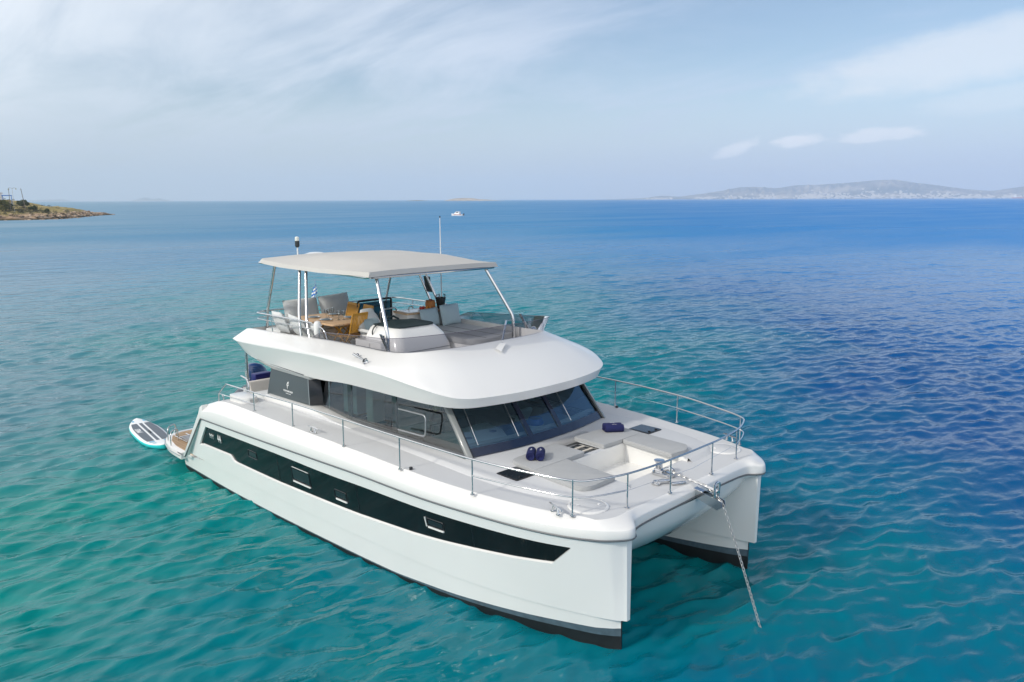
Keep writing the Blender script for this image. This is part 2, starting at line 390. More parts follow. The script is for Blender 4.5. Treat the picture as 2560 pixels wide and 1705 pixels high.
# ------------------------------------------------------------------ sea
def water_color(nt, scale=1.0):
    """sea colour: sandy turquoise shallows, seagrass, deep blue; reflected pale sky painted in at left"""
    N = nt.nodes; L = nt.links
    g = N.new('ShaderNodeNewGeometry')
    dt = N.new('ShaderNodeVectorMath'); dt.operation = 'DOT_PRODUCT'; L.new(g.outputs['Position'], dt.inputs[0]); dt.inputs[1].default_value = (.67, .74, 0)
    t1 = N.new('ShaderNodeTexNoise'); L.new(g.outputs['Position'], t1.inputs[0]); t1.inputs['Scale'].default_value = .085; t1.inputs['Detail'].default_value = 4
    t2 = N.new('ShaderNodeTexNoise'); L.new(g.outputs['Position'], t2.inputs[0]); t2.inputs['Scale'].default_value = .012; t2.inputs['Detail'].default_value = 5
    def M(op, a, b):
        x = N.new('ShaderNodeMath'); x.operation = op
        for i, v in enumerate((a, b)):
            if isinstance(v, (int, float)): x.inputs[i].default_value = v
            else: L.new(v, x.inputs[i])
        return x.outputs[0]
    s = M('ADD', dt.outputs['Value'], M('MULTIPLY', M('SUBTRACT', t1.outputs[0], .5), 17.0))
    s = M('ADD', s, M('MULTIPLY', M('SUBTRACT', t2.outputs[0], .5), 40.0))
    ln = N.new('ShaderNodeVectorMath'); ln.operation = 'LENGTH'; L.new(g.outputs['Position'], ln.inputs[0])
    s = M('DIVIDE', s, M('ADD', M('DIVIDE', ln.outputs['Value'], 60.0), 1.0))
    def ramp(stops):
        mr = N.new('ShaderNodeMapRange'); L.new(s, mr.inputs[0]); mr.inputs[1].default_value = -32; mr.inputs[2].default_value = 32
        cp = N.new('ShaderNodeValToRGB'); L.new(mr.outputs[0], cp.inputs[0]); e = cp.color_ramp.elements
        for i, (p, c) in enumerate(stops):
            el = e[i] if i < 2 else e.new((p+32)/64)
            el.position = (p+32)/64; el.color = (*[v*scale for v in c], 1)
        return cp.outputs[0]
    near_c = ramp([(-30, (.085, .21, .29)), (-12, (.075, .265, .33)), (-5, (.001, .29, .265)), (2, (.0, .215, .255)), (6.5, (.0, .145, .285)), (10.5, (.0, .082, .29)), (18, (.0, .11, .38)), (30, (.0, .19, .56))])  # negative end, both ramps: pale sky reflection painted into the water colour
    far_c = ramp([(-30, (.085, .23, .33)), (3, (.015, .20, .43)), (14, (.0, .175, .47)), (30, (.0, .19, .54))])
    md = N.new('ShaderNodeMapRange'); md.interpolation_type = 'SMOOTHSTEP'; L.new(ln.outputs['Value'], md.inputs[0]); md.inputs[1].default_value = 18; md.inputs[2].default_value = 95
    mx = N.new('ShaderNodeMix'); mx.data_type = 'RGBA'; L.new(md.outputs[0], mx.inputs[0]); L.new(near_c, mx.inputs[6]); L.new(far_c, mx.inputs[7])
    return mx.outputs[2], g
def sea_material():
    M_ = bpy.data.materials.new('sea_water'); M_.use_nodes = True
    nt = M_.node_tree; N = nt.nodes; L = nt.links; N.clear()
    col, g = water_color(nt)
    def noise(sc, scale, det, rough, rot=0.0):
        mp = N.new('ShaderNodeMapping'); L.new(g.outputs['Position'], mp.inputs[0]); mp.inputs['Scale'].default_value = (sc[0], sc[1], 1); mp.inputs['Rotation'].default_value = (0, 0, rot)
        t = N.new('ShaderNodeTexNoise'); L.new(mp.outputs[0], t.inputs[0]); t.inputs['Scale'].default_value = scale
        t.inputs['Detail'].default_value = det; t.inputs['Roughness'].default_value = rough
        return t.outputs[0]
    b1 = N.new('ShaderNodeBump'); b1.inputs['Strength'].default_value = 1.0; b1.inputs['Distance'].default_value = .022
    L.new(noise((1.0, .42), 6.0, 3, .55, .12), b1.inputs['Height'])
    b2 = N.new('ShaderNodeBump'); b2.inputs['Strength'].default_value = 1.0; b2.inputs['Distance'].default_value = .09
    L.new(noise((1.0, .5), 1.3, 2, .5, -.2), b2.inputs['Height']); L.new(b1.outputs[0], b2.inputs['Normal'])
    b3 = N.new('ShaderNodeBump'); b3.inputs['Strength'].default_value = 1.0; b3.inputs['Distance'].default_value = .35
    L.new(noise((1.0, .4), .30, 4, .6, .1), b3.inputs['Height']); L.new(b2.outputs[0], b3.inputs['Normal'])
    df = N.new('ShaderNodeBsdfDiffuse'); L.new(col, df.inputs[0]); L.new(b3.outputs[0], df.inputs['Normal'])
    tr = N.new('ShaderNodeBsdfTransparent'); tr.inputs[0].default_value = (.42, .93, .86, 1)
    # clear only over the shallows round the anchorage
    ln = N.new('ShaderNodeVectorMath'); ln.operation = 'LENGTH'; L.new(g.outputs['Position'], ln.inputs[0])
    mr = N.new('ShaderNodeMapRange'); L.new(ln.outputs['Value'], mr.inputs[0])
    mr.inputs[1].default_value = 14; mr.inputs[2].default_value = 60; mr.inputs[3].default_value = .32; mr.inputs[4].default_value = 0
    body = N.new('ShaderNodeMixShader'); L.new(mr.outputs[0], body.inputs[0]); L.new(df.outputs[0], body.inputs[1]); L.new(tr.outputs[0], body.inputs[2])
    gl = N.new('ShaderNodeBsdfGlossy'); gl.inputs['Roughness'].default_value = .05; L.new(b3.outputs[0], gl.inputs['Normal'])
    fr = N.new('ShaderNodeFresnel'); fr.inputs[0].default_value = 1.333; L.new(b3.outputs[0], fr.inputs['Normal'])
    # a ruffled sea never reaches full grazing reflection: wave faces too small to model keep it down
    cap = N.new('ShaderNodeMapRange'); cap.interpolation_type = 'SMOOTHSTEP'; L.new(ln.outputs['Value'], cap.inputs[0]); cap.inputs[1].default_value = 15; cap.inputs[2].default_value = 160; cap.inputs[3].default_value = .72; cap.inputs[4].default_value = .25
    lim = N.new('ShaderNodeMath'); lim.operation = 'MINIMUM'; L.new(fr.outputs[0], lim.inputs[0])
    lane = N.new('ShaderNodeMapRange'); L.new(noise((1.0, .28), .035, 5, .6, .9), lane.inputs[0]); lane.inputs[1].default_value = .3; lane.inputs[2].default_value = .7; lane.inputs[3].default_value = .62; lane.inputs[4].default_value = 1.42
    cl_ = N.new('ShaderNodeMath'); cl_.operation = 'MULTIPLY'; L.new(cap.outputs[0], cl_.inputs[0]); L.new(lane.outputs[0], cl_.inputs[1]); L.new(cl_.outputs[0], lim.inputs[1])
    rg = N.new('ShaderNodeMapRange'); L.new(ln.outputs['Value'], rg.inputs[0]); rg.inputs[1].default_value = 20; rg.inputs[2].default_value = 300; rg.inputs[3].default_value = .05; rg.inputs[4].default_value = .42
    L.new(rg.outputs[0], gl.inputs['Roughness'])
    ms = N.new('ShaderNodeMixShader'); L.new(lim.outputs[0], ms.inputs[0]); L.new(body.outputs[0], ms.inputs[1]); L.new(gl.outputs[0], ms.inputs[2])
    o = N.new('ShaderNodeOutputMaterial'); L.new(ms.outputs[0], o.inputs[0])
    return M_
def build_sea():
    fine = np.radians(np.arange(-52, 52.01, .21)); coarse = np.radians(np.arange(55, 305, 3.0))
    th = np.r_[fine, coarse] + yaw
    ra = [2.0]
    while ra[-1] < 150: ra.append(ra[-1]*1.0036)
    while ra[-1] < 90000: ra.append(ra[-1]*1.07)
    ra = np.array(ra); n = len(th); k = len(ra)
    X = CAM[0]+ra[:, None]*np.cos(th); Y = CAM[1]+ra[:, None]*np.sin(th); Z = np.zeros_like(X)
    X0 = X.copy(); Y0 = Y.copy()
    NW = 150
    lam = np.r_[np.exp(rng.uniform(np.log(.27), np.log(1.0), 100)), np.exp(rng.uniform(np.log(1.0), np.log(6.0), NW-100))]
    ang = math.pi + R(-6) + rng.normal(0, R(27), NW)
    ph = rng.uniform(0, 2*math.pi, NW)
    kk = 2*math.pi/lam
    sl = np.where(lam < 1.0, .036, .016)*np.where(lam > 2.6, .55, 1.0)
    amp = sl/kk
    near = ra < 160
    rr = ra[near]; step = rr*.0039
    xs = X0[near]; ys = Y0[near]; zz = np.zeros_like(xs); dx = np.zeros_like(xs); dy = np.zeros_like(xs)
    # patches of stronger and weaker ripples
    gust = 1+.35*np.sin(xs*.21+ys*.13+1)*np.sin(ys*.17-xs*.05)
    for i in range(NW):
        f = np.clip(lam[i]/(step*2.6)-1, 0, 1)*np.clip((160-rr)/40, 0, 1)
        if f.max() <= 0: continue
        cx, cyy = math.cos(ang[i]), math.sin(ang[i])
        p = kk[i]*(xs*cx+ys*cyy)+ph[i]
        a = amp[i]*f[:, None]
        zz += a*np.cos(p); s = a*np.sin(p)*.9; dx -= s*cx; dy -= s*cyy
    q = zz*gust
    Z[near] = q; X[near] += dx*gust; Y[near] += dy*gust
    vs = np.stack([X, Y, Z], -1).reshape(-1, 3)
    idx = np.arange(k*n).reshape(k, n)
    a = idx[:-1]; b = np.roll(a, -1, 1); d = idx[1:]; c = np.roll(d, -1, 1)
    quads = np.stack([a, d, c, b], -1).reshape(-1, 4)
    me = bpy.data.meshes.new('sea')
    me.vertices.add(len(vs)+1); me.vertices.foreach_set('co', np.r_[vs, [[CAM[0], CAM[1], 0]]].ravel())
    tri = np.stack([np.full(n, len(vs)), idx[0], np.roll(idx[0], -1)], -1)
    loops = np.r_[quads.ravel(), tri.ravel()]
    me.loops.add(len(loops)); me.loops.foreach_set('vertex_index', loops)
    me.polygons.add(len(quads)+n)
    me.polygons.foreach_set('loop_start', np.r_[np.arange(len(quads))*4, len(quads)*4+np.arange(n)*3])
    me.polygons.foreach_set('use_smooth', np.ones(len(quads)+n, bool))
    me.update(calc_edges=True); me.validate()
    me.materials.append(sea_material())
    o = bpy.data.objects.new('water', me); C.objects.link(o); o['kind'] = 'structure'
    # sandy bottom under the anchorage
    b = bpy.data.materials.new('seabed_sand'); b.use_nodes = True
    col, g = water_color(b.node_tree, 1.15)
    L = b.node_tree.links; bs = b.node_tree.nodes['Principled BSDF']; L.new(col, bs.inputs['Base Color']); bs.inputs['Roughness'].default_value = 1; bs.inputs['Specular IOR Level'].default_value = 0
    mb = MB(); rings = []
    for r_ in (0.01, 8, 20, 40, 65, 90):
        rings.append([(r_*math.cos(t), r_*math.sin(t), -2.6-.25*math.sin(r_*.3+3*t)) for t in np.linspace(0, 2*math.pi, 49)[:-1]])
    mb.loft(rings, closed=True); s = mb.build('seabed', b); s['kind'] = 'structure'
build_sea()

# ------------------------------------------------------------------ far land
def azel(a, d): return np.array([CAM[0]+d*math.cos(R(a)), CAM[1]+d*math.sin(R(a))])
def land_mat(name, c1, c2, c3, scale):
    M_ = mat(name, c1, .95); nt = M_.node_tree; b = nt.nodes['Principled BSDF']; N = nt.nodes; L = nt.links
    b.inputs['Specular IOR Level'].default_value = .1
    g = N.new('ShaderNodeNewGeometry')
    t = N.new('ShaderNodeTexNoise'); L.new(g.outputs['Position'], t.inputs[0]); t.inputs['Scale'].default_value = scale; t.inputs['Detail'].default_value = 8; t.inputs['Roughness'].default_value = .65
    cp = N.new('ShaderNodeValToRGB'); L.new(t.outputs[0], cp.inputs[0]); e = cp.color_ramp.elements
    e[0].position = .40; e[0].color = (*c1, 1); e[1].position = .50; e[1].color = (*c2, 1); q = e.new(.62); q.color = (*c3, 1)
    L.new(cp.outputs[0], b.inputs['Base Color'])
    return M_
hill_prof = [(129, .01), (127, .05), (125.6, .10), (124.4, .26), (123.2, .18), (121.8, .36), (120.6, .52), (119.2, .80), (118, .82), (116.8, .70), (115.6, .90), (114.2, .92), (112.5, 1.02), (110.8, 1.17), (109.6, 1.20), (108.4, .98), (107.5, .86), (106.3, .66), (105, .50), (104.2, .44), (103.4, .58), (102.4, .72), (101, .85), (99, .7), (96, .5), (92, .2)]
def hills(name, prof, dist, depth, m_, seed, rough=.12, nx=260, ny=26):
    r2 = np.random.default_rng(seed)
    a = np.linspace(prof[0][0], prof[-1][0], nx)
    pa = np.array(prof)[::-1] if prof[0][0] > prof[-1][0] else np.array(prof)
    e = np.interp(a, pa[:, 0], pa[:, 1]); k = max(1, nx//120); e = np.convolve(np.pad(e, k, 'edge'), np.ones(2*k+1)/(2*k+1), 'valid')
    rows = []
    phs = r2.uniform(0, 6.28, 14); frq = r2.uniform(.8, 9, 14)
    for j in range(ny):
        v = j/(ny-1)
        shape = math.sin(min(v/.62, 1)*math.pi/2)**1.15 if v < .62 else math.cos((v-.62)/.38*math.pi/2)
        row = []
        for i in range(nx):
            d = dist+depth*(v-.0)
            w = sum(math.sin(frq[q]*(a[i]*1.6)+phs[q]+v*5*math.sin(q*1.7))/(1+q*.15) for q in range(14))/14
            cut = 1+rough*3*w*math.sin(math.pi*min(v/.62, 1.0)*.93)
            if v > .42: cut = min(cut, 1.0)
            if abs(v-.62) < .03: cut = 1
            h = (dist+depth*.62)*math.tan(R(max(e[i], 0)))*shape*cut + CAM[2]*.0
            p = azel(a[i], d); row.append((p[0], p[1], h-2.5 if j in (0, ny-1) else h))
        rows.append(row)
    o = MB().loft(rows).build(name, m_, ang=180); o['kind'] = 'structure'
    return o
far_m = land_mat('far_hillside', (.05, .07, .055), (.15, .14, .11), (.36, .31, .24), .0022)
hills('hills', hill_prof, 8600, 2600, far_m, 3, .30, 420, 34)
isl_m = land_mat('rocky_islet', (.26, .21, .15), (.42, .34, .25), (.52, .43, .33), .02)
hills('islet', [(139.7, .0), (139.3, .10), (138.9, .17), (138.3, .20), (137.7, .19), (137.2, .11), (136.6, .08), (136.0, .03), (135.4, 0)], 4300, 350, isl_m, 5, .10, 120, 14)
hills('islet.001', [(142.4, 0), (141.9, .05), (141.5, .06), (141.1, .03), (140.7, 0)], 4600, 300, far_m, 6, .1, 60, 10)
hills('hills.001', [(160.3, 0), (159.8, .10), (159.3, .24), (158.8, .13), (158.5, .18), (158.0, .08), (157.6, 0)], 14000, 1500, far_m, 8, .1, 90, 12)
hills('hills.002', [(166.5, .02), (165.6, .07), (164.7, .10), (164, .12), (163.4, .03), (162.5, 0)], 17000, 1500, far_m, 9, .1, 90, 12)
def town():
    mb = MB(); r2 = np.random.default_rng(21)
    pa = np.array(hill_prof)[::-1]
    cl = [(124.5, .8, 40), (121.3, 1.0, 50), (119.5, .8, 40), (117.2, 1.1, 60), (114.3, 1.3, 190), (112.6, .8, 80), (110.8, .8, 60), (108.9, 1.0, 70), (107.0, 1.0, 60), (105.0, 1.2, 80), (103.2, .7, 60)]
    for a0, w, k in cl:
        for _ in range(k):
            a = r2.normal(a0, w*.5); v = abs(r2.normal(0, .07))+.012
            e = np.interp(a, pa[:, 0], pa[:, 1]); sh = math.sin(min(v/.62, 1)*math.pi/2)**1.15
            h = (8600+2600*.62)*math.tan(R(e))*sh*1.05
            p = azel(a, 8600+2600*v-25); s = r2.uniform(7, 19)
            mb.box((p[0], p[1], h+s*.2), (s*1.3, s*1.3, s*.8), Matrix.Rotation(R(a+r2.uniform(-20, 20)), 3, 'Z'))
    o = mb.build('hillside_town', mat('whitewashed_walls', (.56, .52, .46), .8)); o['kind'] = 'stuff'
    o['label'] = 'pale houses of a far town along the shore below the blue hills'; o['category'] = 'town'
town()

def ship():
    a = 102.75; p = azel(a, 7600); T = thing('cargo_ship', 'red hulled cargo ship with white superstructure under the far hills', 'ship', (p[0], p[1], 0), R(a+90+12))
    h = MB()
    h.loft([[(x, -w, -1), (x, -w*1.1, 8), (x, w*1.1, 8), (x, w, -1)] for x, w in ((-60, 6), (-50, 8.5), (30, 8.5), (48, 5), (58, .5))], cap=True); h.build('hull', mat('ship_red', (.34, .05, .045), .6), T)
    s = MB().box((34, 0, 14), (18, 14, 12)).box((36, 0, 22), (10, 12, 5)).box((32, 0, 27), (4, 4, 6)); s.build('superstructure', mat('ship_white', (.8, .78, .74), .6), T)
    MB().box((-15, 0, 9.5), (70, 13, 3)).build('hatch_cover', mat('ship_hatch', (.45, .30, .25), .7), T)
ship()

# --------------------------------------------------------- headland on the left
near_shore = cr([(-296, -90), (-308, -20), (-312, 30), (-313, 62), (-317, 80), (-345, 97), (-372, 110.5), (-389, 121), (-399, 128.5)], 90)
def headland():
    r2 = np.random.default_rng(4)
    rows = []; n = len(near_shore); ny = 34
    phs = r2.uniform(0, 6.28, 40); fx = r2.normal(0, .35, 40); fy = r2.normal(0, .35, 40)
    for j in range(ny):
        v = j/(ny-1); row = []
        for i in range(n):
            u = i/(n-1)
            w = np.interp(u, [0, .3, .58, .68, .85, .95, 1], [150, 120, 88, 70, 26, 9, 2])
            H = np.interp(u, [0, .3, .52, .58, .66, .74, .85, .95, 1], [15, 12, 8.2, 6.4, 4.2, 3.4, 2.4, 1.0, .3])
            x = near_shore[i, 0]-.97*w*v; y = near_shore[i, 1]+.235*w*v
            sh = min(1, v/.02)*.14 + .86*math.sin(min(v/.75, 1)*math.pi/2)**.9 if v < .75 else math.cos((v-.75)/.25*math.pi/2)**.8
            nz = sum(math.sin(fx[q]*x*.5+fy[q]*y*.5+phs[q]) for q in range(40))/22
            nz2 = sum(math.sin(3*fx[q]*x+3.3*fy[q]*y+phs[q]*2) for q in range(40))/40
            h = H*sh*(1+.5*nz)+ (.9*nz2 if 0 < v < 1 else 0)*min(1, H/3)
            if j in (0, ny-1): h = -.6
            row.append((x+nz2*1.5, y+nz*1.5, h if j in (0, ny-1) else max(h, -.2)))
        rows.append(row)
    M_ = mat('headland_ground', (.3, .25, .2), .95); nt = M_.node_tree; N = nt.nodes; L = nt.links; b = nt.nodes['Principled BSDF']; b.inputs['Specular IOR Level'].default_value = .1
    g = N.new('ShaderNodeNewGeometry'); sp = N.new('ShaderNodeSeparateXYZ'); L.new(g.outputs['Position'], sp.inputs[0])
    def ns(s, d=6):
        mp = N.new('ShaderNodeMapping'); L.new(g.outputs['Position'], mp.inputs[0]); mp.inputs['Scale'].default_value = (1, 1, 2.5)
        t = N.new('ShaderNodeTexNoise'); L.new(mp.outputs[0], t.inputs[0]); t.inputs['Scale'].default_value = s; t.inputs['Detail'].default_value = d; t.inputs['Roughness'].default_value = .7; return t.outputs[0]
    def ramp(f, st):
        cp = N.new('ShaderNodeValToRGB'); L.new(f, cp.inputs[0]); e = cp.color_ramp.elements
        for i, (p, c) in enumerate(st):
            q = e[i] if i < 2 else e.new(p); q.position = p; q.color = (*c, 1)
        return cp.outputs[0]
    rock = ramp(ns(.35), [(.30, (.10, .075, .05)), (.46, (.40, .26, .16)), (.60, (.56, .42, .31)), (.75, (.30, .22, .13))])
    grass = ramp(ns(.22), [(.32, (.09, .10, .035)), (.48, (.29, .23, .09)), (.62, (.36, .29, .14)), (.8, (.13, .13, .05))])
    hh = N.new('ShaderNodeMath'); hh.operation = 'MULTIPLY_ADD'; L.new(ns(.12, 4), hh.inputs[0]); hh.inputs[1].default_value = 4.0; L.new(sp.outputs[2], hh.inputs[2])
    mr = N.new('ShaderNodeMapRange'); L.new(hh.outputs[0], mr.inputs[0]); mr.inputs[1].default_value = 3.3; mr.inputs[2].default_value = 4.4
    mx = N.new('ShaderNodeMix'); mx.data_type = 'RGBA'; L.new(mr.outputs[0], mx.inputs[0]); L.new(rock, mx.inputs[6]); L.new(grass, mx.inputs[7])
    # wet weed line along the water
    m2 = N.new('ShaderNodeMapRange'); L.new(sp.outputs[2], m2.inputs[0]); m2.inputs[1].default_value = .25; m2.inputs[2].default_value = .8
    m3 = N.new('ShaderNodeMix'); m3.data_type = 'RGBA'; L.new(m2.outputs[0], m3.inputs[0]); m3.inputs[6].default_value = (.10, .075, .035, 1); L.new(mx.outputs[2], m3.inputs[7])
    L.new(m3.outputs[2], b.inputs['Base Color'])
    o = MB().loft(rows).build('headland', M_, ang=50); o['kind'] = 'structure'
    return np.array(rows)
HL = headland()
def land_at(px, dist):
    """ground point of the headland in the direction of a bearing"""
    p = azel(px, dist); d = np.hypot(HL[..., 0]-p[0], HL[..., 1]-p[1]); i = np.unravel_index(d.argmin(), d.shape)
    return p[0], p[1], HL[i][2]
leaf_d = mat('olive_foliage', (.075, .095, .045), .8, var=.35, vscale=2); leaf_g = mat('shrub_foliage', (.05, .075, .025), .8, var=.35, vscale=2)
bark = mat('bark', (.16, .12, .09), .9)
def leafy(name, label, a, d, rx, rz, h0, m_, n=900, leaf=.28, group=None, trunk=True, seed=1, cat='tree'):
    r2 = np.random.default_rng(seed); x, y, z = land_at(a, d)
    T = thing(name, label, cat, (x, y, z), 0, group)
    lob = [(r2.normal(0, .45, 3), r2.uniform(.35, .6)) for _ in range(9)]
    mb = MB()
    for _ in range(n):
        c, r_ = lob[r2.integers(len(lob))]; v = r2.normal(size=3); v /= np.linalg.norm(v); p = c+v*r_*r2.uniform(.75, 1.05)
        l = np.linalg.norm(p)
        if l > 1: p = p/l*r2.uniform(.85, 1.02)
        q = Vector((p[0]*rx, p[1]*rx, h0+rz+p[2]*rz))
        if q.z < .05: q.z = .1
        s = leaf*r2.uniform(.6, 1.4); u = Vector(r2.normal(size=3)).normalized(); w = u.cross(Vector(r2.normal(size=3))).normalized()
        mb.add([q-u*s, q+w*s*.5, q+u*s, q-w*s*.5], [(0, 1, 2, 3)])
    mb.build('crown', m_, T, weld=False, normals=False)
    if trunk:
        t = MB().tube([(0, 0, -.3), (.05, .02, h0*.6), (.1, -.05, h0+rz)], [.16, .12, .05], 7)
        for k in range(4):
            an = k*1.6+seed; t.tube([(.05, 0, h0*.7), (.5*rx*math.cos(an), .5*rx*math.sin(an), h0+rz*.9)], [.08, .03], 5)
        t.build('trunk', bark, T)
    return T
G = 'trees and shrubs on the rocky headland'
leafy('olive_tree', 'large round grey green tree behind the leaning pole on the headland', 166.05, 362, 2.3, 1.5, .35, leaf_d, 1700, .22, G, seed=2)
leafy('shrub', 'small dark round tree standing alone near the middle of the headland', 164.85, 352, .95, .8, .45, leaf_g, 600, .16, G, seed=3, cat='shrub')
leafy('shrub', 'dark green bush just right of the large round tree', 165.45, 358, 1.2, 1.0, .15, leaf_g, 700, .18, G, seed=4, cat='shrub')
leafy('shrub', 'small dark bush at the foot of the leaning pole', 165.70, 354, .85, .8, .1, leaf_g, 500, .16, G, seed=5, cat='shrub')
leafy('pine_tree', 'big yellowish green tree at the left edge before the white house', 167.12, 345, 2.2, 1.9, .2, mat('yellow_green_foliage', (.13, .13, .035), .8, var=.35, vscale=2), 1700, .24, G, seed=6)
leafy('pine_tree', 'broad olive green tree between the house and the double armed lamp', 166.76, 350, 1.9, 1.5, .2, leaf_d, 1500, .22, G, seed=7)
def scrub():
    r2 = np.random.default_rng(31); mb = MB()
    for _ in range(420):
        a = r2.uniform(162.9, 167.6); d = r2.uniform(326, 385) if r2.random() < .6 else r2.normal(352, 6)
        x, y, z = land_at(a, d)
        if z < 1.0 or r2.random() > np.interp(a, [162.9, 165, 166, 167.5], [.25, .55, 1, 1]): continue
        R_ = r2.uniform(.25, .75)
        for _ in range(24):
            v = r2.normal(size=3); v /= np.linalg.norm(v); q = Vector((x+v[0]*R_*1.3, y+v[1]*R_*1.3, z+.05+abs(v[2])*R_*.7)); sz = .16*r2.uniform(.6, 1.4)
            u = Vector(r2.normal(size=3)).normalized(); w = u.cross(Vector(r2.normal(size=3))).normalized()
            mb.add([q-u*sz, q+w*sz*.6, q+u*sz, q-w*sz*.6], [(0, 1, 2, 3)])
    o = mb.build('scrub', mat('dry_scrub', (.10, .095, .055), .9, var=.45, vscale=.25), weld=False, normals=False); o['kind'] = 'stuff'; o['label'] = 'low dry scrub growing over the rocky headland'; o['category'] = 'scrub'
scrub()
def rocks():
    r2 = np.random.default_rng(12); mb = MB()
    for _ in range(520):
        i = r2.integers(18, len(near_shore)); p = near_shore[i]; off = abs(r2.normal(0, 2.6))
        x, y = p[0]-.97*off+r2.normal(0, 1.2), p[1]+.235*off+r2.normal(0, 1.2)
        R_ = r2.uniform(.2, .8)*(1 if i < 80 else .6); k = 6
        d = np.hypot(HL[..., 0]-x, HL[..., 1]-y); zz = max(HL[np.unravel_index(d.argmin(), d.shape)][2], -.1)
        rings = []
        for h, w in ((-.35, .9), (.1, 1.0), (.38, .7), (.5, .2)):
            rings.append([(x+R_*1.3*w*math.cos(2*math.pi*j/k)*r2.uniform(.75, 1.2), y+R_*1.3*w*math.sin(2*math.pi*j/k)*r2.uniform(.75, 1.2), zz+R_*h*r2.uniform(.8, 1.2)) for j in range(k)])
        mb.loft(rings, closed=True, cap=True)
    o = mb.build('shore_rocks', land_mat('shore_rock', (.13, .09, .06), (.38, .27, .18), (.52, .40, .30), .5), ang=25); o['kind'] = 'stuff'; o['label'] = 'jumbled tan rocks along the waterline of the headland'; o['category'] = 'rocks'
rocks()
def pole(name, label, a, d, top, lean, m_, r_=.13):
    x, y, z = land_at(a, d); h = top-z
    T = thing(name, label, 'pole', (x, y, z)); sx = rt[0]*lean; sy = rt[1]*lean
    MB().tube([(0, 0, -.4), (sx*h, sy*h, h)], [r_, r_*.7], 8).build('shaft', m_, T)
    return T, h, sx*h, sy*h
polem = mat('weathered_wood_pole', (.17, .14, .12), .9)
T, h, sx, sy = pole('utility_pole', 'tall wooden pole leaning left beside the round tree', 165.93, 352, 11.3, -.14, polem)
MB().box((sx, sy, h-.5), (.12, .5, .1)).build('crossarm', polem, T)
T, h, sx, sy = pole('utility_pole', 'upright wooden pole at the right end of the blue pergola', 166.72, 348, 11.2, 0, polem, .11)
MB().box((sx, sy, h-.4), (.1, .6, .1)).build('crossarm', polem, T)
T, h, sx, sy = pole('street_lamp', 'slim lamp post with two curved arms on the headland', 166.53, 346, 11.2, 0, mat('pale_lamp_post', (.45, .43, .38), .7), .07)
for s in (-1, 1):
    pts = [(rt[0]*s*t, rt[1]*s*t, h+.25*math.sin(t*1.9)) for t in np.linspace(0, 1.35, 8)]
    a_ = MB().tube(pts, .045, 6).build('lamp_arm', polem, T)
    e = Vector(pts[-1]); MB().box((e.x, e.y, e.z-.3), (.28, .28, .4)).build('lantern', mat('lantern', (.35, .33, .2), .5), T)
def house():
    x, y, z = land_at(167.22, 372); T = thing('white_house', 'white house with a blue pergola behind trees at the left edge', 'house', (x, y, z-.5), R(167))
    MB().box((0, 2.5, 2.0), (7, 7, 4.8)).build('wall', mat('house_wall', (.78, .78, .76), .8), T)
    MB().box((0, 2.5, 4.55), (7.4, 7.4, .3)).build('roof', mat('house_roof', (.6, .58, .55), .8), T)
    MB().box((-3.6, -2.4, 3.6), (2.6, 3.4, .30)).build('pergola_roof', bluem, T)
    for yy in (-3.9, -1.0): MB().box((-4.6, yy, 1.6), (.2, .2, 3.8)).build('pergola_post', bluem, T)
    for yy in (.6, 3.2): MB().box((-3.53, yy, 2.9), (.08, 1.1, 1.4)).build('window', mat('house_window', (.04, .08, .16), .2), T)
house()

def motorboat():
    T = thing('motor_boat', 'small white motor boat with a red stripe crossing the open sea', 'boat', (-241, 212, 0), R(135+68))
    st = [(-2.7, .95, .55), (-1.5, 1.05, .6), (.5, 1.0, .7), (1.8, .65, .85), (2.7, .08, 1.0)]
    MB().loft([[(x, -w*.8, -.15), (x, -w, h*.5), (x, -w, h), (x, w, h), (x, w, h*.5), (x, w*.8, -.15)] for x, w, h in st], cap=True).build('hull', gel, T)
    MB().loft([[(x, -w, .62), (x, -w*.85, h), (x, w*.85, h), (x, w, .62)] for x, w, h in ((-1.2, .8, 1.75), (.4, .8, 1.7), (1.3, .6, .9))], cap=True).build('cabin', gel, T)
    s = MB()
    for q in (-1, 1): s.box((-.4, q*1.06, .52), (3.4, .02, .16))
    s.build('stripe', redm, T)
    MB().box((-.2, 0, 1.4), (1.1, 1.5, .3)).build('window', darkglass, T)
    MB().box((-2.95, 0, .6), (.35, .4, .8)).build('outboard', black, T)
motorboat()

# ================================================================== the catamaran
cat = thing('catamaran', 'large white motor catamaran at anchor with a grey canopy over its flybridge', 'catamaran')
XR = np.array([-7, -4.80, -2.2, .6, 1.6, 3.16, 4.22, 5.22, 5.85, 6.29, 6.58, 6.70])
YR = np.array([3.15, 3.19, 3.22, 3.19, 3.15, 3.09, 2.97, 2.80, 2.62, 2.42, 2.17, 2.0])
ZR = np.array([1.58, 1.665, 1.765, 1.855, 1.87, 1.87, 1.87, 1.87, 1.87, 1.87, 1.87, 1.87])
XW = np.array([-7, -3.2, .7, 3.2, 4.17, 5, 5.72, 6.66]); YW = np.array([2.95, 3.02, 2.92, 2.77, 2.64, 2.46, 2.24, 1.93])
XI = np.array([-7, 2.5, 4.5, 5.5, 6.2, 6.66]); YI = np.array([1.42, 1.42, 1.50, 1.62, 1.76, 1.875])
def sm(xs, ys):
    P = cr(np.stack([xs, ys], -1), 400); return lambda x: float(np.interp(x, P[:, 0], P[:, 1]))
yrf, zrf, ywf, yif = sm(XR, YR), sm(XR, ZR), sm(XW, YW), sm(XI, YI)
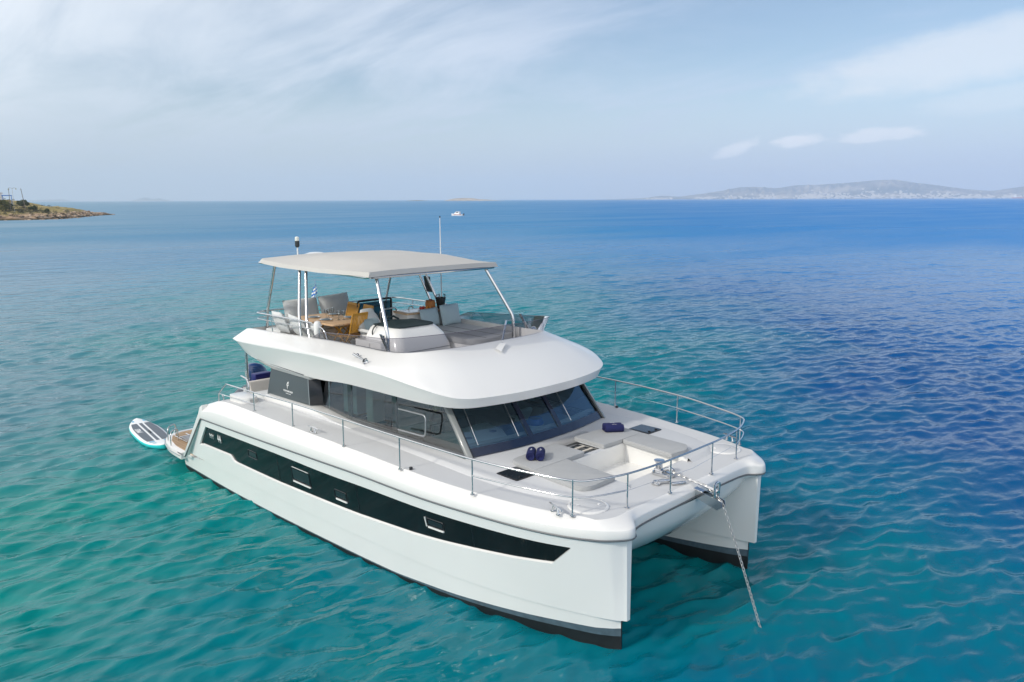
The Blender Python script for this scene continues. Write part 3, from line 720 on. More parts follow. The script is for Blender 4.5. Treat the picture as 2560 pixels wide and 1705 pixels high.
def side(x, z):
    t = z/zrf(x); x2 = min(x, 6.62)
    if x > 6.55: # the knife edge of the bow
        return ywf(x)*(1-t)+min(yrf(min(x, 6.62)), 2.13-(x-6.55)*1.2)*t
    return ywf(x)*(1-t)+yrf(x2)*t
ZC = .52                                            # overhanging step along the topsides
stX = np.r_[np.linspace(-4.80, 5.4, 44), np.linspace(5.5, 6.66, 22)]
def hull_sections(lower):
    rings = []
    for x in (np.r_[[-6.5, -5.8], stX] if lower else stX):
        e = 0.0
        if lower:
            x2 = x if x < 6.2 else 6.2+(x-6.2)*.72          # the forefoot stops short of the stem
            ins = .022
            ho = lambda z: side(x, z)-ins; hi = yif(x)+ins
            if ho(0)-hi < .02: hi = ho(0)-.02
            zb = .06+.28*max(0, (x-2.2)/4.4)**1.0; zb2 = zb*.62
            yc = (ho(0)+hi)/2; tp = min(ZC, .41) if x < -5.0 else ZC+.01
            o = [(ho(max(tp, 0)), tp), (ho(zb), zb+.001), (ho(zb2), zb2), (ho(0), -.02), (ho(0)-.12*min(1, (ho(0)-hi)), -.22), (yc+.05, -.46),
                 (yc-.05, -.46), (hi+.12*min(1, ho(0)-hi), -.22), (hi, -.02), (hi, zb2), (hi, zb+.001), (hi, tp)]
            rings.append([(x2, -a, b) for a, b in o])
        else:
            zt = zrf(x)
            zs = np.linspace(zt, ZC, 9); hi = yif(x)
            o = [(side(x, z), z) for z in zs]
            if o[-1][0]-hi < .02: hi = o[-1][0]-.02
            ht = min(hi, o[0][0]-.02)
            o += [(hi, ZC)] + [(hi*(1-t)+ht*t, ZC+(zt-ZC)*t) for t in (.33, .66, 1)]
            k = min(1, max(0, (-3.3-x)/1.5))                # the topsides end on a raked line at the quarter
            rings.append([(x-k*max(0, 1.665-b)*.926, -a, b) for a, b in o])
    return rings
WTOP = [(-4.64, 1.47), (-3.0, 1.53), (-1.31, 1.575), (.2, 1.585), (1.5, 1.61), (3, 1.625), (4.3, 1.635), (5.2, 1.645), (6.03, 1.66)]
WBOT = [(5.70, 1.33), (5.0, 1.255), (4.27, 1.19), (2.87, 1.07), (1.4, .985), (.3, .955), (-1.49, .91), (-3.30, .90), (-3.40, .92), (-3.56, 1.02), (-5.02, .955), (-5.04, .925), (-5.17, .93)]
def hull(sgn):
    mb = MB().loft(hull_sections(False), closed=True, cap=True)
    if sgn > 0: mb = mb.flipped()
    h = mb.build('hull', hullm, cat, ang=28)
    # the long window recess: a curved band cutter following the topsides, 45 mm deep
    top = cr([(x, z) for x, z in WTOP], 60); bot = WBOT
    def cutter(t, b, depth, grow=.3):
        # t: top edge samples (x,z); bottom looked up by interpolation
        out = MB(); rings = []
        for (x, z) in t:
            pass
        return out
    poly = [tuple(p) for p in top]+list(bot)
    xs = np.linspace(-5.17, 6.03, 113)
    # build the band as thin slabs between successive x cuts of the polygon
    P = np.array(poly)
    def cut(x):
        zz = []
        for i in range(len(P)):
            a, b = P[i], P[(i+1) % len(P)]
            if (a[0]-x)*(b[0]-x) <= 0 and a[0] != b[0]: zz.append(a[1]+(x-a[0])/(b[0]-a[0])*(b[1]-a[1]))
        return (min(zz), max(zz)) if len(zz) >= 2 else None
    xs = sorted(set(np.round(np.r_[xs, P[:, 0]], 4)))
    rings = []
    for x in xs:
        x_ = min(max(x, -5.165), 6.022); c = cut(x_)
        if c is None: continue
        a, b = c; b = max(b, a+.004)
        if rings and abs(rings[-1][0][0]-x_) < .004: continue
        rings.append([(x_, -side(x_, a)+.045, a+.012), (x_, -side(x_, a)-.03, a-.030), (x_, -side(x_, b)-.03, b+.004), (x_, -side(x_, b)+.045, b)])
    cm = MB().loft(rings, closed=True, cap=True)
    if sgn > 0: cm = cm.flipped()
    boolean(h, [cm.build('cutter', hullm)])
    # dark glazing lying at the bottom of the recess
    g = MB(); gr = []
    for r_ in rings:
        x_, a, b = r_[0][0], r_[0][2], r_[3][2]
        gr.append([(x_, -side(x_, a)+.036, a), (x_, -side(x_, (a+b)/2)+.036, (a+b)/2), (x_, -side(x_, b)+.036, b)])
    g.loft(gr)
    if sgn > 0: g = g.flipped()
    win = g.build('hull_window', hullglass, h)
    def on(x, z, off): return (x, sgn*(side(x, z)-.036+off), z)
    # joints between the panes, opening portlights and their sills
    for x in (-1.39, 1.37, 4.27):
        b, t = cut(x); MB().tube([on(x, z, .001) for z in np.linspace(b+.015, t-.005, 5)], .008, 4).build('pane_joint', black, win)
    for (x0, x1, z0, z1) in ((-.86, -.2, 1.12, 1.40), (.64, 1.02, 1.14, 1.31), (3.27, 3.66, 1.33, 1.47), (-2.65, -2.27, 1.2, 1.36)):
        f = MB(); ring = roundpoly([(x0, z0), (x1, z0), (x1, z1), (x0, z1)], .03)
        f.tube([on(x, z, .004) for x, z in ring], .008, 5, closed=True)
        pl = f.build('portlight', black, win)
        q = MB(); q.add([on(x, z, .003) for x, z in ((x0+.03, z0+.03), (x1-.03, z0+.03), (x1-.03, z1-.03), (x0+.03, z1-.03))], [(0, 1, 2, 3)])
        q.build('pane', black, win)
        if x0 > -2: 
            b_ = MB(); n_ = 6
            b_.loft([[on(x, z0-.035, .002), on(x, z0-.03, .028), on(x, z0-.005, .024), on(x, z0, .002)] for x in np.linspace(x0+.04, x1, n_)], cap=True)
            if x0 < -.5: b_.loft([[on(x, z1+.005, .002), on(x, z1+.006, .012), on(x, z1+.014, .012), on(x, z1+.016, .002)] for x in np.linspace(x0+.05, x1-.02, n_)], cap=True)
            if x0 > 3: b_.loft([[on(x0-.02+q_, z, .002), on(x0-.02+q_, z, .022), on(x0+q_, z, .022), on(x0+q_, z, .002)] for z, q_ in ((z0-.02, .01), (z1+.01, -.01))], cap=True)
            b_.build('portlight_sill', gel, win)
    # model lettering
    if sgn < 0:
        for tx, sz, xc, zc, th in (('MY', .17, -4.43, 1.265, 0), ('44', .275, -4.03, 1.285, 0)):
            t = text_mb(tx, sz, .002, 1.08, .95 if tx == 'MY' else .66, th)
            t.v = [(xc+x, -(side(xc+x, zc+y)-.036+.014)-(.002 if z > 0 else 0), zc+y) for x, y, z in t.v]
            t.build('lettering', whitep, win, ang=180)
    lo = MB().loft(hull_sections(True), closed=True, cap=True)
    n12 = 12
    # rows of the section, top to bottom: white, waterline grey, black below
    for i, f in enumerate(lo.f):
        j = i % n12 if i < len(lo.f)-2 else 99
        lo.mi[i] = {0: 0, 10: 0, 11: 0, 1: 1, 9: 1}.get(j, 2) if j != 99 else (0 if i == len(lo.f)-2 else 2)
    if sgn > 0: lo = lo.flipped()
    lo.build('hull_bottom', [hullm, antig, antif], cat, ang=28)
for s_ in (-1, 1): hull(s_)

# ---- gunwale swept round the deck edge, half path from the starboard quarter to the bow centre
def zd(x):
    a = 2.11+.02*max(0, 4.5-x)
    a = min(a, 2.19)
    if x < -3.2: a -= .05*((-3.2-x)/1.0)**2 if x > -4.2 else .05+.30*(-4.2-x)
    return a
hp = [(x, -yrf(x)) for x in np.linspace(-4.78, 6.2, 46)]
hp += [tuple(p) for p in cr([(6.2, -yrf(6.2)), (6.45, -2.32), (6.62, -2.14), (6.715, -1.98), (6.70, -1.86), (6.62, -1.77), (6.555, -1.66), (6.535, -1.45), (6.54, -1.1), (6.56, -.5), (6.565, 0)], 46)][1:]
hp = np.array(hp); NP = len(hp)
tan = np.gradient(hp, axis=0); tan /= np.linalg.norm(tan, axis=1)[:, None]
nin = np.stack([-tan[:, 1], tan[:, 0]], -1)           # inward
# heavy smoothing of inward offsets near the tight corner
def offs(i, d): return hp[i]+nin[i]*d
def inner_pt(i):
    x, y = hp[i]
    side_d = .225; 
    p = hp[i]+nin[i]*side_d
    return p
ip = []
for i in range(NP):
    x, y = hp[i]
    if x <= 6.2 and i < 46: ip.append(hp[i]+nin[i]*np.interp(x, [-5, -4, 5.5, 6.2], [.22, .22, .21, .20]))
inner_tail = cr([tuple(ip[-1]), (6.30, -2.27), (6.415, -2.08), (6.44, -1.9), (6.43, -1.7), (6.43, -1.3), (6.435, -.6), (6.44, 0)], NP-46+1)[1:]
ip = np.array(ip+[tuple(p) for p in inner_tail])
zr_p = np.array([zrf(min(x, 6.6)) for x in hp[:, 0]])
arch = np.clip((1.75-np.abs(hp[:, 1]))/1.75, 0, 1)*(np.arange(NP) > 60)
zr_p = zr_p + .075*arch**.7
zd_p = np.array([zd(x) for x in ip[:, 0]])
rings = []
for i in range(NP):
    o = hp[i]; q = ip[i]; zr_, zz = zr_p[i], zd_p[i]; d = q-o; H = zz-zr_
    L_ = lambda t, z: (o[0]+d[0]*t, o[1]+d[1]*t, z)
    rings.append([L_(.5, zr_-.10), L_(.10, zr_-.05), L_(-.06, zr_-.02), L_(-.09, zr_+.005), L_(-.075, zr_+H*.25), L_(-.045, zr_+H*.47), L_(-.015, zr_+H*.535), L_(.06, zr_+H*.585), L_(.50, zr_+H*.80), L_(.86, zr_+H*.97), L_(.93, zz-.002), L_(1.0, zz), L_(1.05, zz-.006)])
gun = MB().loft(rings).mirror()
deck = gun.build('gunwale', gel, cat, ang=50)
st = MB().tube([(hp[i][0]-nin[i][0]*.012, hp[i][1]-nin[i][1]*.012, zr_p[i]-.028) for i in range(NP)], .016, 6).mirror()
st.tube([(-4.78, -3.212, 1.64), (-4.85, -3.205, 1.60), (-5.90, -3.17, .48), (-5.95, -3.165, .435), (-6.5, -3.12, .42)], .016, 6); st.tube([(-4.78, 3.212, 1.64), (-4.85, 3.205, 1.60), (-5.90, 3.17, .48), (-5.95, 3.165, .435), (-6.5, 3.12, .42)], .016, 6)
st.build('rub_strake', rub, cat)
# deck skin
def ye(x):
    k = np.argmax(ip[:, 0] > 6.425) if x > 6.42 else None
    if x > 6.42: return 1.85
    sel = ip[:60]; return float(-np.interp(x, sel[:, 0], sel[:, 1]))
xs = list(np.linspace(-4.74, -3.0, 9))+list(np.linspace(-2.6, 4.4, 15))+[4.46, 4.9, 5.3, 5.7, 5.9, 6.1, 6.25, 6.35, 6.41]
rings = []; dk = MB()
for x in xs:
    e = ye(x)+.006; a = min(2.30, e-.03); rings.append([(x, y, zd(x)) for y in (-e, -a, -.9, .9, a, e)])
for i in range(len(xs)-1):
    for j in range(5):
        xm = (xs[i]+xs[i+1])/2
        if j == 2 and (4.46 < xm < 5.7 or xm < 3.0): continue
        if j in (1, 3) and xm < 2.9: continue
        A, B = rings[i], rings[i+1]; dk.add([A[j], A[j+1], B[j+1], B[j]], [(0, 3, 2, 1)])
# the last strip behind the front beam
k0 = [i for i in range(NP) if ip[i][0] > 6.405]
e = rings[-1]; fr = [(ip[i][0], ip[i][1], zd_p[i]) for i in k0]
dk.prism([(6.41, -ye(6.41))]+[(p[0], p[1]) for p in fr]+[(p[0], -p[1]) for p in reversed(fr)]+[(6.41, ye(6.41))], 2, 2.06, 2.112)
dk.build('deck', deckm, cat, ang=40)

# ---- raised foredeck and trunk, with the sunken well
def zp(x): return zd(max(x, 2.3))+.055
half = [(-3.05, -2.30), (-1.5, -2.31), (0, -2.31), (1.6, -2.24), (3.0, -2.26), (3.8, -2.26), (4.6, -2.18), (5.1, -2.06), (5.45, -1.93), (5.66, -1.80), (5.78, -1.60), (5.82, -1.3), (5.83, -.9)]
H_ = cr(half, 70)
tg = np.gradient(H_, axis=0); tg /= np.linalg.norm(tg, axis=1)[:, None]; no = np.stack([tg[:, 1], -tg[:, 0]], -1)
rr = []
for i in range(len(H_)):
    x, y = H_[i]; z1 = zp(x); z0 = zd(x)-.004; w = np.interp(x, [-3, 1, 3, 5, 5.83], [.16, .13, .10, .10, .09]); xi = x-.0
    o = H_[i]+no[i]*w; o2 = H_[i]+no[i]*(w*.12)
    yin = np.interp(x, [-3.05, 2.6, 3.0], [-1.80, -1.80, -1.80]) if x < 2.95 else -.88
    rr.append([(o[0], o[1], z0), (o2[0], o2[1], z1-.008), (H_[i][0]-no[i][0]*.02, H_[i][1]-no[i][1]*.02, z1), (min(x, 5.78), max(y+.12, yin) if x > 5.6 else yin, z1+.0)])
tk = MB().loft(rr)
tk.mirror()
# strips ahead of the windscreen between the well and the centre line
for xa, xb in ((2.94, 3.4), (3.4, 3.82), (3.82, 4.36), (4.36, 4.46)):
    cols = [(-.88, -.24), (.24, .88)] if xa in (3.82,) else [(-.88, .88)]
    for ya, yb in cols: tk.add([(xa, ya, zp(xa)), (xa, yb, zp(xa)), (xb, yb, zp(xb)), (xb, ya, zp(xb))], [(0, 3, 2, 1)])
tr_ = tk.build('foredeck', deckm, cat, ang=38)
w_ = MB()
zf = 1.80
def quad(mb, *p): mb.add(p, [tuple(range(len(p)))])
quad(w_, (4.46, -.88, zf), (5.72, -.88, zf), (5.72, .88, zf), (4.46, .88, zf))
quad(w_, (4.46, -.88, zp(4.46)), (4.46, .88, zp(4.46)), (4.46, .88, zf), (4.46, -.88, zf))
for s_ in (-1, 1): quad(w_, (4.46, s_*.88, zp(4.46)), (4.46, s_*.88, zf), (5.72, s_*.88, zf), (5.83, s_*.88, zp(5.6)))
quad(w_, (5.72, -.88, zf), (5.72, .88, zf), (5.76, .88, 2.11), (5.76, -.88, 2.11))
w_.box((5.60, .1, zf+.08), (.22, 1.55, .16)); w_.build('foredeck_well', gel, cat)

# deck hatches
def hatch(name, x0, x1, y0, y1, z, bars=False):
    h = MB().prism(roundpoly([(x0, y0), (x1, y0), (x1, y1), (x0, y1)], .03), 2, z-.02, z+.010).build('deck_hatch', black, cat)
    MB().prism(roundpoly([(x0+.025, y0+.025), (x1-.025, y0+.025), (x1-.025, y1-.025), (x0+.025, y1-.025)], .02), 2, z+.0102, z+.016).build('pane', darkglass, h)
    if bars:
        for q in (.33, .70):
            xx = x0+(x1-x0)*q; MB().prism([(xx-.02, y0+.03), (xx+.02, y0+.03), (xx+.02, y1-.03), (xx-.02, y1-.03)], 2, z+.018, z+.034).build('bar', mat('hatch_slat', (.7, .64, .55), .5) if 'hatch_slat' not in bpy.data.materials else bpy.data.materials['hatch_slat'], h)
    else:
        for q in (.25, .75): MB().box((x1-.06, y0+(y1-y0)*q, z+.024), (.05, .03, .018)).build('latch', black, h)
hatch('s', 3.99, 4.48, -2.05, -1.57, zp(4.2)+.004)
hatch('p', 3.99, 4.48, 1.60, 2.05, zp(4.2)+.004)
hatch('m', 3.84, 4.36, -.235, .235, zp(4.1)-.05, True)
for s_ in (-1, 1):
    h = MB().lathe([(.315, -.004), (.315, .012), (.295, .022), (.275, .022), (.275, .012)], (5.90, s_*1.96, zd(5.9)), 40).build('round_hatch', gel, cat)
    MB().lathe([(.272, .0), (.272, .016), (.26, .022), (0.0001, .026)], (5.90, s_*1.96, zd(5.9)), 40).build('lid', deckm, h)
    MB().box((5.80, s_*1.96-.12, zd(5.9)+.028), (.05, .03, .012)).build('latch', gel, h); MB().box((6.0, s_*1.96+.14, zd(5.9)+.028), (.03, .05, .012)).build('latch', gel, h)

# ---- cushions on the foredeck (lift-off pads lying on it)
def cushion(name, poly, z0, z1, rad, label, group, m_=cush):
    cx = sum(p[0] for p in poly)/len(poly); cy_ = sum(p[1] for p in poly)/len(poly)
    o = MB().prism(roundpoly([(x-cx, y-cy_) for x, y in poly], rad), 2, 0, z1-z0).build(name, m_, None, ang=50, bevel=.016, seg=3)
    o.location = (cx, cy_, z0); tag(o, label, 'cushion', group); return o
zc = zp(4.4)+.004
GC = 'grey sun pads on the foredeck'
cushion('deck_cushion', [(3.80, -1.48), (3.74, -.80), (3.70, -.27), (4.43, -.27), (4.45, -.80), (4.46, -1.62), (4.0, -1.56)], zc, zc+.075, [.08, .02, .05, .03, .03, .0, .0], 'grey sun pad carrying the two upright navy towel rolls near the windscreen', GC)
cushion('deck_cushion', [(4.462, -.80), (5.60, -.90), (5.62, -1.55), (5.50, -1.70), (4.463, -1.622)], zc-.003, zc+.073, [.02, .03, .12, .1, .0], 'long grey pad along the starboard side of the well, nearest the camera', GC)
cushion('deck_cushion', [(3.78, 1.45), (3.72, .80), (3.70, .27), (4.43, .27), (4.45, .80), (4.46, 1.40)], zc, zc+.075, [.08, .02, .05, .03, .03, .0], 'grey sun pad carrying the crossways navy towel rolls by the glass hatch', GC)
cushion('deck_cushion', [(4.462, .80), (5.60, .70), (5.66, 1.1), (5.52, 1.36), (4.463, 1.405)], zc-.003, zc+.073, [.02, .03, .1, .1, .0], 'long grey pad along the far port side of the sunken well', GC)

# towels
def towel(name, c, ax, label, r_=.078, L_=.36):
    a = Vector(ax).normalized(); T = thing(name, label, 'towel', c, math.atan2(a.y, a.x), 'rolled navy towels on the sun pads')
    mb = MB(); n = 26
    prof = [(0.0001, -L_/2+.02), (r_*.55, -L_/2+.012), (r_*.9, -L_/2), (r_, -L_/2+.02), (r_*1.02, 0), (r_, L_/2-.02), (r_*.9, L_/2), (r_*.55, L_/2-.012), (0.0001, L_/2-.02)]
    mb.lathe(prof, (0, 0, r_*.97), n, axis=0); mb.build('roll', towelm, T)
    for s_ in (-1, 1):
        sp = [(s_*(L_/2+.001), (.012+.0105*t)*math.cos(t*1.0), r_*.97+(.012+.0105*t)*math.sin(t*1.0)) for t in np.linspace(0, 5.6, 40)]
        MB().tube(sp, .006, 5).build('spiral_edge', mat('navy_towel_edge', (.008, .01, .07), .95) if 'navy_towel_edge' not in bpy.data.materials else bpy.data.materials['navy_towel_edge'], T)
    e = MB()
    for k, (dx_, dy_) in enumerate(((-.03, .0), (0, .012), (.03, -.004))):
        e.box((dx_, dy_, r_*1.99), (.020, .012, .004), Matrix.Rotation(.5*k, 3, 'Z'))
    e.build('emblem', whitep, T); return T
zt = zc+.075
towel('rolled_towel', (3.98, -1.19, zt), (.62, -.78, 0), 'left navy towel roll of the upright pair on the near sun pad')
towel('rolled_towel', (4.11, -1.09, zt), (.64, -.77, 0), 'right navy towel roll of the upright pair on the near sun pad')
towel('rolled_towel', (4.05, 1.07, zt), (.62, .78, 0), 'front navy towel roll of the pair lying crossways on the far pad', .075)
towel('rolled_towel', (3.95, 1.13, zt), (.62, .78, 0), 'back navy towel roll of the pair lying crossways on the far pad', .075)

# ---- stern: transom wings, steps, bathing platform
for s_ in (-1, 1):
    p = MB().prism([(-5.93, .45), (-6.0, .45), (-4.93, 1.74), (-4.83, 1.91), (-4.70, 1.985), (-4.70, 1.66), (-4.80, 1.66)], 1, s_*3.20, s_*3.05); p.build('transom_wing', gel, cat, bevel=.012)
    MB().box((-6.15, s_*2.27, .44), (.3, 1.35, .06)).build('step', teakdeck, cat)
    for k in range(4): MB().box((-5.35-.17*k, s_*2.35, 1.55-.28*k), (.30, 1.1, .28)).build('step', gel, cat)
hpf = [(-6.30, -3.13), (-7.0, -3.11), (-7.55, -3.0), (-8.0, -2.80), (-8.28, -2.40)]
pol = hpf+[(x, -y) for x, y in reversed(hpf)]
pf = MB().prism(roundpoly(pol, [0, .2, .2, .2, .2, .2, .2, .2, .2, 0]), 2, .27, .44).build('swim_platform', gel, cat, bevel=.03)
hpt = [(-6.36, -2.98), (-6.98, -2.96), (-7.5, -2.86), (-7.92, -2.67), (-8.12, -2.35)]
pol = hpt+[(x, -y) for x, y in reversed(hpt)]
MB().prism(pol, 2, .441, .450).build('teak_deck', teakdeck, pf)
for (ax_, ay), (bx_, by) in (((-7.10, -3.04), (-7.36, -2.74)), ((-7.58, -2.92), (-7.84, -2.60))):
    MB().tube(rcorner([(ax_, ay, .44), (ax_, ay, .80), (bx_, by, .80), (bx_, by, .44)], .14), .014, 7).build('rail_hoop', steel, pf, ang=70)
MB().tube([(-6.35, -3.15, .37), (-7.0, -3.13, .37), (-7.56, -3.02, .37), (-8.02, -2.82, .37), (-8.30, -2.42, .37), (-8.31, 0, .37)], .014, 7).build('edge_rail', steel, pf)
ld = MB()
for q in (-.15, .15): ld.tube([(-7.75, -2.52+q, .485), (-6.95, -2.52+q, .485)], .014, 6)
for k in range(5): ld.box((-7.0-.11*k, -2.52, .51), (.055, .30, .018))
ld.build('folded_ladder', steel, pf)

# underwing between the hulls, with its raked nose
prof = [(6.58, 1.88), (6.56, 1.66), (6.44, 1.47), (6.28, 1.30), (6.02, 1.10), (5.5, .92), (4.5, .78), (2, .72), (-4.9, .70), (-6.4, .44)]
P_ = cr(prof, 60); rings = []
for x, z in P_:
    yi = yif(min(x, 6.6))+.03; k = np.clip((x-4.5)/2, 0, 1)
    rings.append([(x-.10*k*(abs(t)**2)+(.0 if x < 6.5 else 0), t*yi, z+.13*(abs(t)**3)*(1-.3*k) if z < 1.75 else z) for t in np.linspace(-1, 1, 21)])
bd = MB().loft(rings).build('bridge_deck', gel, cat, ang=60)
g_ = []
for x, z in P_[3:30]:
    g_.append([(x+.012, y, z-.012) for y in (-.085, -.05, .05, .085)])
MB().loft(g_).build('chafe_strip', black, bd, ang=60)

# ---- cockpit
MB().box((-4.75, 0, 1.41), (3.3, 5.0, .06)).build('cockpit_floor', teakdeck, cat)
for s_ in (-1, 1): MB().box((-3.55, s_*2.42, 1.76), (1.5, .10, .70)).build('cockpit_side', gel, cat)
so = MB().box((-5.15, -.05, 1.62), (.70, 3.2, .36)).build('cockpit_seat', gel, cat, bevel=.05)
MB().box((-5.12, -.05, 1.84), (.66, 3.1, .11)).build('seat_pad', fabric, so, bevel=.04)
MB().prism([(-5.42, 1.70), (-5.30, 1.70), (-5.45, 2.15), (-5.58, 2.15)], 1, -1.62, 1.5).build('backrest', beige, so, bevel=.035, seg=3)
MB().prism([(-5.62, .45), (-5.45, .45), (-5.45, 1.80), (-5.62, 2.0)], 1, -1.7, 1.7).build('transom', gel, cat)
blk = MB().prism(roundpoly([(-4.0, -2.86), (-3.42, -2.86), (-3.26, -2.72), (-3.32, -2.48), (-4.0, -2.44)], .1), 2, 2.0, 2.31); blk.build('side_locker', gel, cat, bevel=.05, seg=3)
MB().box((-3.27, -2.62, 2.20), (.03, .16, .15), Matrix.Rotation(R(-14), 3, 'Z')).build('locker_panel', mat('grey_panel', (.38, .38, .37), .5), cat)
for s_ in (-1, 1):
    MB().tube([(-4.78, s_*2.0, 1.6), (-4.74, s_*2.0, 3.14)], .036, 10).build('roof_post', steel, cat)
    MB().tube(rcorner([(-3.78, s_*2.46, 2.1), (-3.78, s_*2.46, 2.62), (-4.25, s_*2.40, 2.62)], .2), .02, 8).build('boarding_rail', steel, cat)
    MB().tube([(-4.28, s_*2.2, 1.7), (-4.28, s_*2.2, 3.12)], .006, 5).build('stay', steel, cat)
bx = MB().box((-5.72, -1.12, 2.17), (.26, .50, .22)).build('storage_box', boxblue, None, bevel=.03)
tag(bx, 'navy blue box on the cockpit seat back below the outboard cowling', 'box')

# ---- trunk sides aft with the sweeping shoulder under the logo panel
for s_ in (-1, 1):
    p = [(-3.55, 2.06), (-3.42, 2.22), (-3.30, 2.33), (-1.45, 2.345), (-1.05, 2.30), (-.55, 2.245), (.1, 2.215), (.1, 2.06)]
    MB().prism(p, 1, s_*2.31, s_*1.94).build('cabin_shoulder', gel, cat, bevel=.02)
# ---- cabin
def ytop(x): return np.interp(x, [-3.5, 3], [1.88, 1.76])
def ybot(x): return np.interp(x, [-3.5, -1.5, 3.2], [2.06, 2.02, 1.86])
def sg(x, z):            # side glazing surface, half width
    t = (z-2.2)/.95; return ybot(x)*(1-t)+ytop(x)*t
def fx(y):               # foot of the windscreen
    return float(np.interp(abs(y), [0, .42, .9, 1.3, 1.6, 1.86], [3.350, 3.340, 3.305, 3.24, 3.185, 3.135]))
def ws(y, s, out=0.0):   # windscreen: s 0 at the foot, 1 under the brow
    return (fx(y)-.80*s+out*.77, y*(1-.045*s), 2.195+.96*s+out*.63)
cab = MB()
# lower wall of the saloon (outside face) and its inside lining
for s_ in (-1, 1):
    MB().prism([(-3.3, 1.3), (3.1, 1.3), (3.1, 2.20), (-3.3, 2.20)], 1, s_*1.95, s_*1.80).build('cabin_wall', dlin, cat)
    sl = MB(); sl.loft([[(x, s_*(sg(x, 2.17)+.012), 2.15), (x, s_*(sg(x, 2.17)+.012), 2.235), (x, s_*(sg(x, 2.2)-.03), 2.25)] for x in np.linspace(-1.4, 3.12, 20)]); sl.build('window_sill', rub, cat)
    # glazing in three panes
    cuts = [(-1.62, -1.62), (-.55, -.55), (.92, .92), (3.10, 2.36)]
    for i in range(3):
        (a0, a1), (b0, b1) = cuts[i], cuts[i+1]
        gl = MB(); rows = []
        for z in np.linspace(2.23, 3.16, 6):
            t = (z-2.23)/.93; xa = a0*(1-t)+a1*t; xb = b0*(1-t)+b1*t
            rows.append([(x, s_*sg(x, z), z) for x in np.linspace(xa+.004, xb-.004, 12)])
        gl.loft(rows).build('side_window', sideglass, cat)
    for x in (-.53, .94):
        MB().prism([(x-.065, 2.23), (x+.065, 2.23), (x+.065, 3.12), (x-.065, 3.12)], 1, s_*(sg(x, 2.6)-.03), s_*(sg(x, 2.6)-.07)).build('window_post', mat('tinted_post', (.03, .06, .06), .3) if 'tinted_post' not in bpy.data.materials else bpy.data.materials['tinted_post'], cat)
    MB().tube([(-1.25, s_*1.93, 2.23), (-1.25, s_*1.90, 3.1)], .014, 6).build('curtain_rail', steel, cat)
    # grey corner pillar with black inner edge
    pl = MB(); a = Vector((3.125, s_*1.875, 2.2)); b = Vector((2.33, s_*1.795, 3.17))
    pl.loft([[(p.x-.10, p.y, p.z), (p.x-.02, p.y+s_*.045, p.z-.005), (p.x+.06, p.y+s_*.03, p.z), (p.x+.085, p.y-s_*.03, p.z), (p.x, p.y-s_*.05, p.z-.03)] for p in (a, b)], closed=True, cap=True)
    pl.build('corner_pillar', mat('grey_pillar', (.20, .215, .215), .3, coat=.3) if 'grey_pillar' not in bpy.data.materials else bpy.data.materials['grey_pillar'], cat, ang=60)
    ed = MB().loft([[(q[0]+.008, q[1], q[2]) for q in (ws(s_*1.86, t, .012), ws(s_*1.79, t, .014))] for t in (0, .5, 1)]); ed.build('pillar_edge', black, cat)
# windscreen
for a, b in ((-1.83, -.45), (-.39, .39), (.45, 1.83)):
    MB().loft([[ws(y, s, 0) for y in np.linspace(a, b, 14)] for s in np.linspace(.02, 1, 8)]).build('windshield', windglass, cat)
bs_ = MB().loft([[ws(y, 0, .0) for y in np.linspace(-1.86, 1.86, 40)], [ws(y, 0.0, .018) for y in np.linspace(-1.86, 1.86, 40)], [ws(y, .135, .018) for y in np.linspace(-1.86, 1.86, 40)], [ws(y, .14, .0) for y in np.linspace(-1.86, 1.86, 40)]])
bs_.build('windshield_base', skytintbase, cat)
lg = MB().loft([[(fx(y)-.155, y*.985, 2.350) for y in np.linspace(-1.82, 1.82, 30)], [(fx(y)-.30, y*.97, 2.358) for y in np.linspace(-1.82, 1.82, 30)], [(fx(y)-.30, y*.97, 2.2) for y in np.linspace(-1.82, 1.82, 30)]])
lg.build('dash_ledge', gel, cat)
for y in (-.42, .42):
    MB().loft([[ws(y-.055, s, -.02), ws(y-.055, s, .022), ws(y+.055, s, .022), ws(y+.055, s, -.02)] for s in np.linspace(.0, 1, 6)], closed=True, cap=True).build('mullion', skytintbase, cat)
for y, s0 in ((-1.62, -1.45), (-.72, -.62), (.78, .88)):
    MB().tube([ws(y, .16, .03), ws(y+.06, .95, .03)], .007, 5).build('wiper', steel, cat)
# saloon interior
MB().box((0, 0, 1.27), (6.3, 3.7, .06)).build('saloon_floor', interd, cat)
da = MB(); da.prism([(1.75, -1.78), (2.95, -1.78), (3.0, -.7), (2.75, -.55), (2.35, -.30), (1.75, -.20)], 2, 2.12, 2.25)
dash = da.build('dashboard', interior, cat, bevel=.02)
for x, y in ((2.36, -1.19), (2.35, -.55)): MB().lathe([(.075, 0), (.075, .006), (.055, .008), (0.0001, .004)], (x, y, 2.251), 24).build('speaker', mat('speaker_blue', (.02, .06, .14), .6) if 'speaker_blue' not in bpy.data.materials else bpy.data.materials['speaker_blue'], dash)
MB().prism([(2.3, -.28), (3.0, -.5), (3.05, 1.7), (1.9, 1.7), (1.9, .9)], 2, 2.02, 2.12).build('dash_shelf', mat('blue_grey_lining', (.16, .22, .30), .6), cat)
MB().prism([(1.7, 2.1), (1.78, 2.1), (1.70, 2.42), (1.60, 2.42)], 1, -1.5, -.45).build('helm_console', mat('dark_console', (.03, .035, .035), .5), cat)
hs = MB().box((.6, -1.0, 1.7), (.5, .9, .8)).build('helm_seat', interior, cat, bevel=.05)
MB().box((.38, -1.0, 2.25), (.14, .9, .5)).build('backrest', beige, hs, bevel=.05)
MB().box((-2.2, 1.2, 1.75), (1.6, 1.1, .9)).build('galley', dlin, cat, bevel=.02)
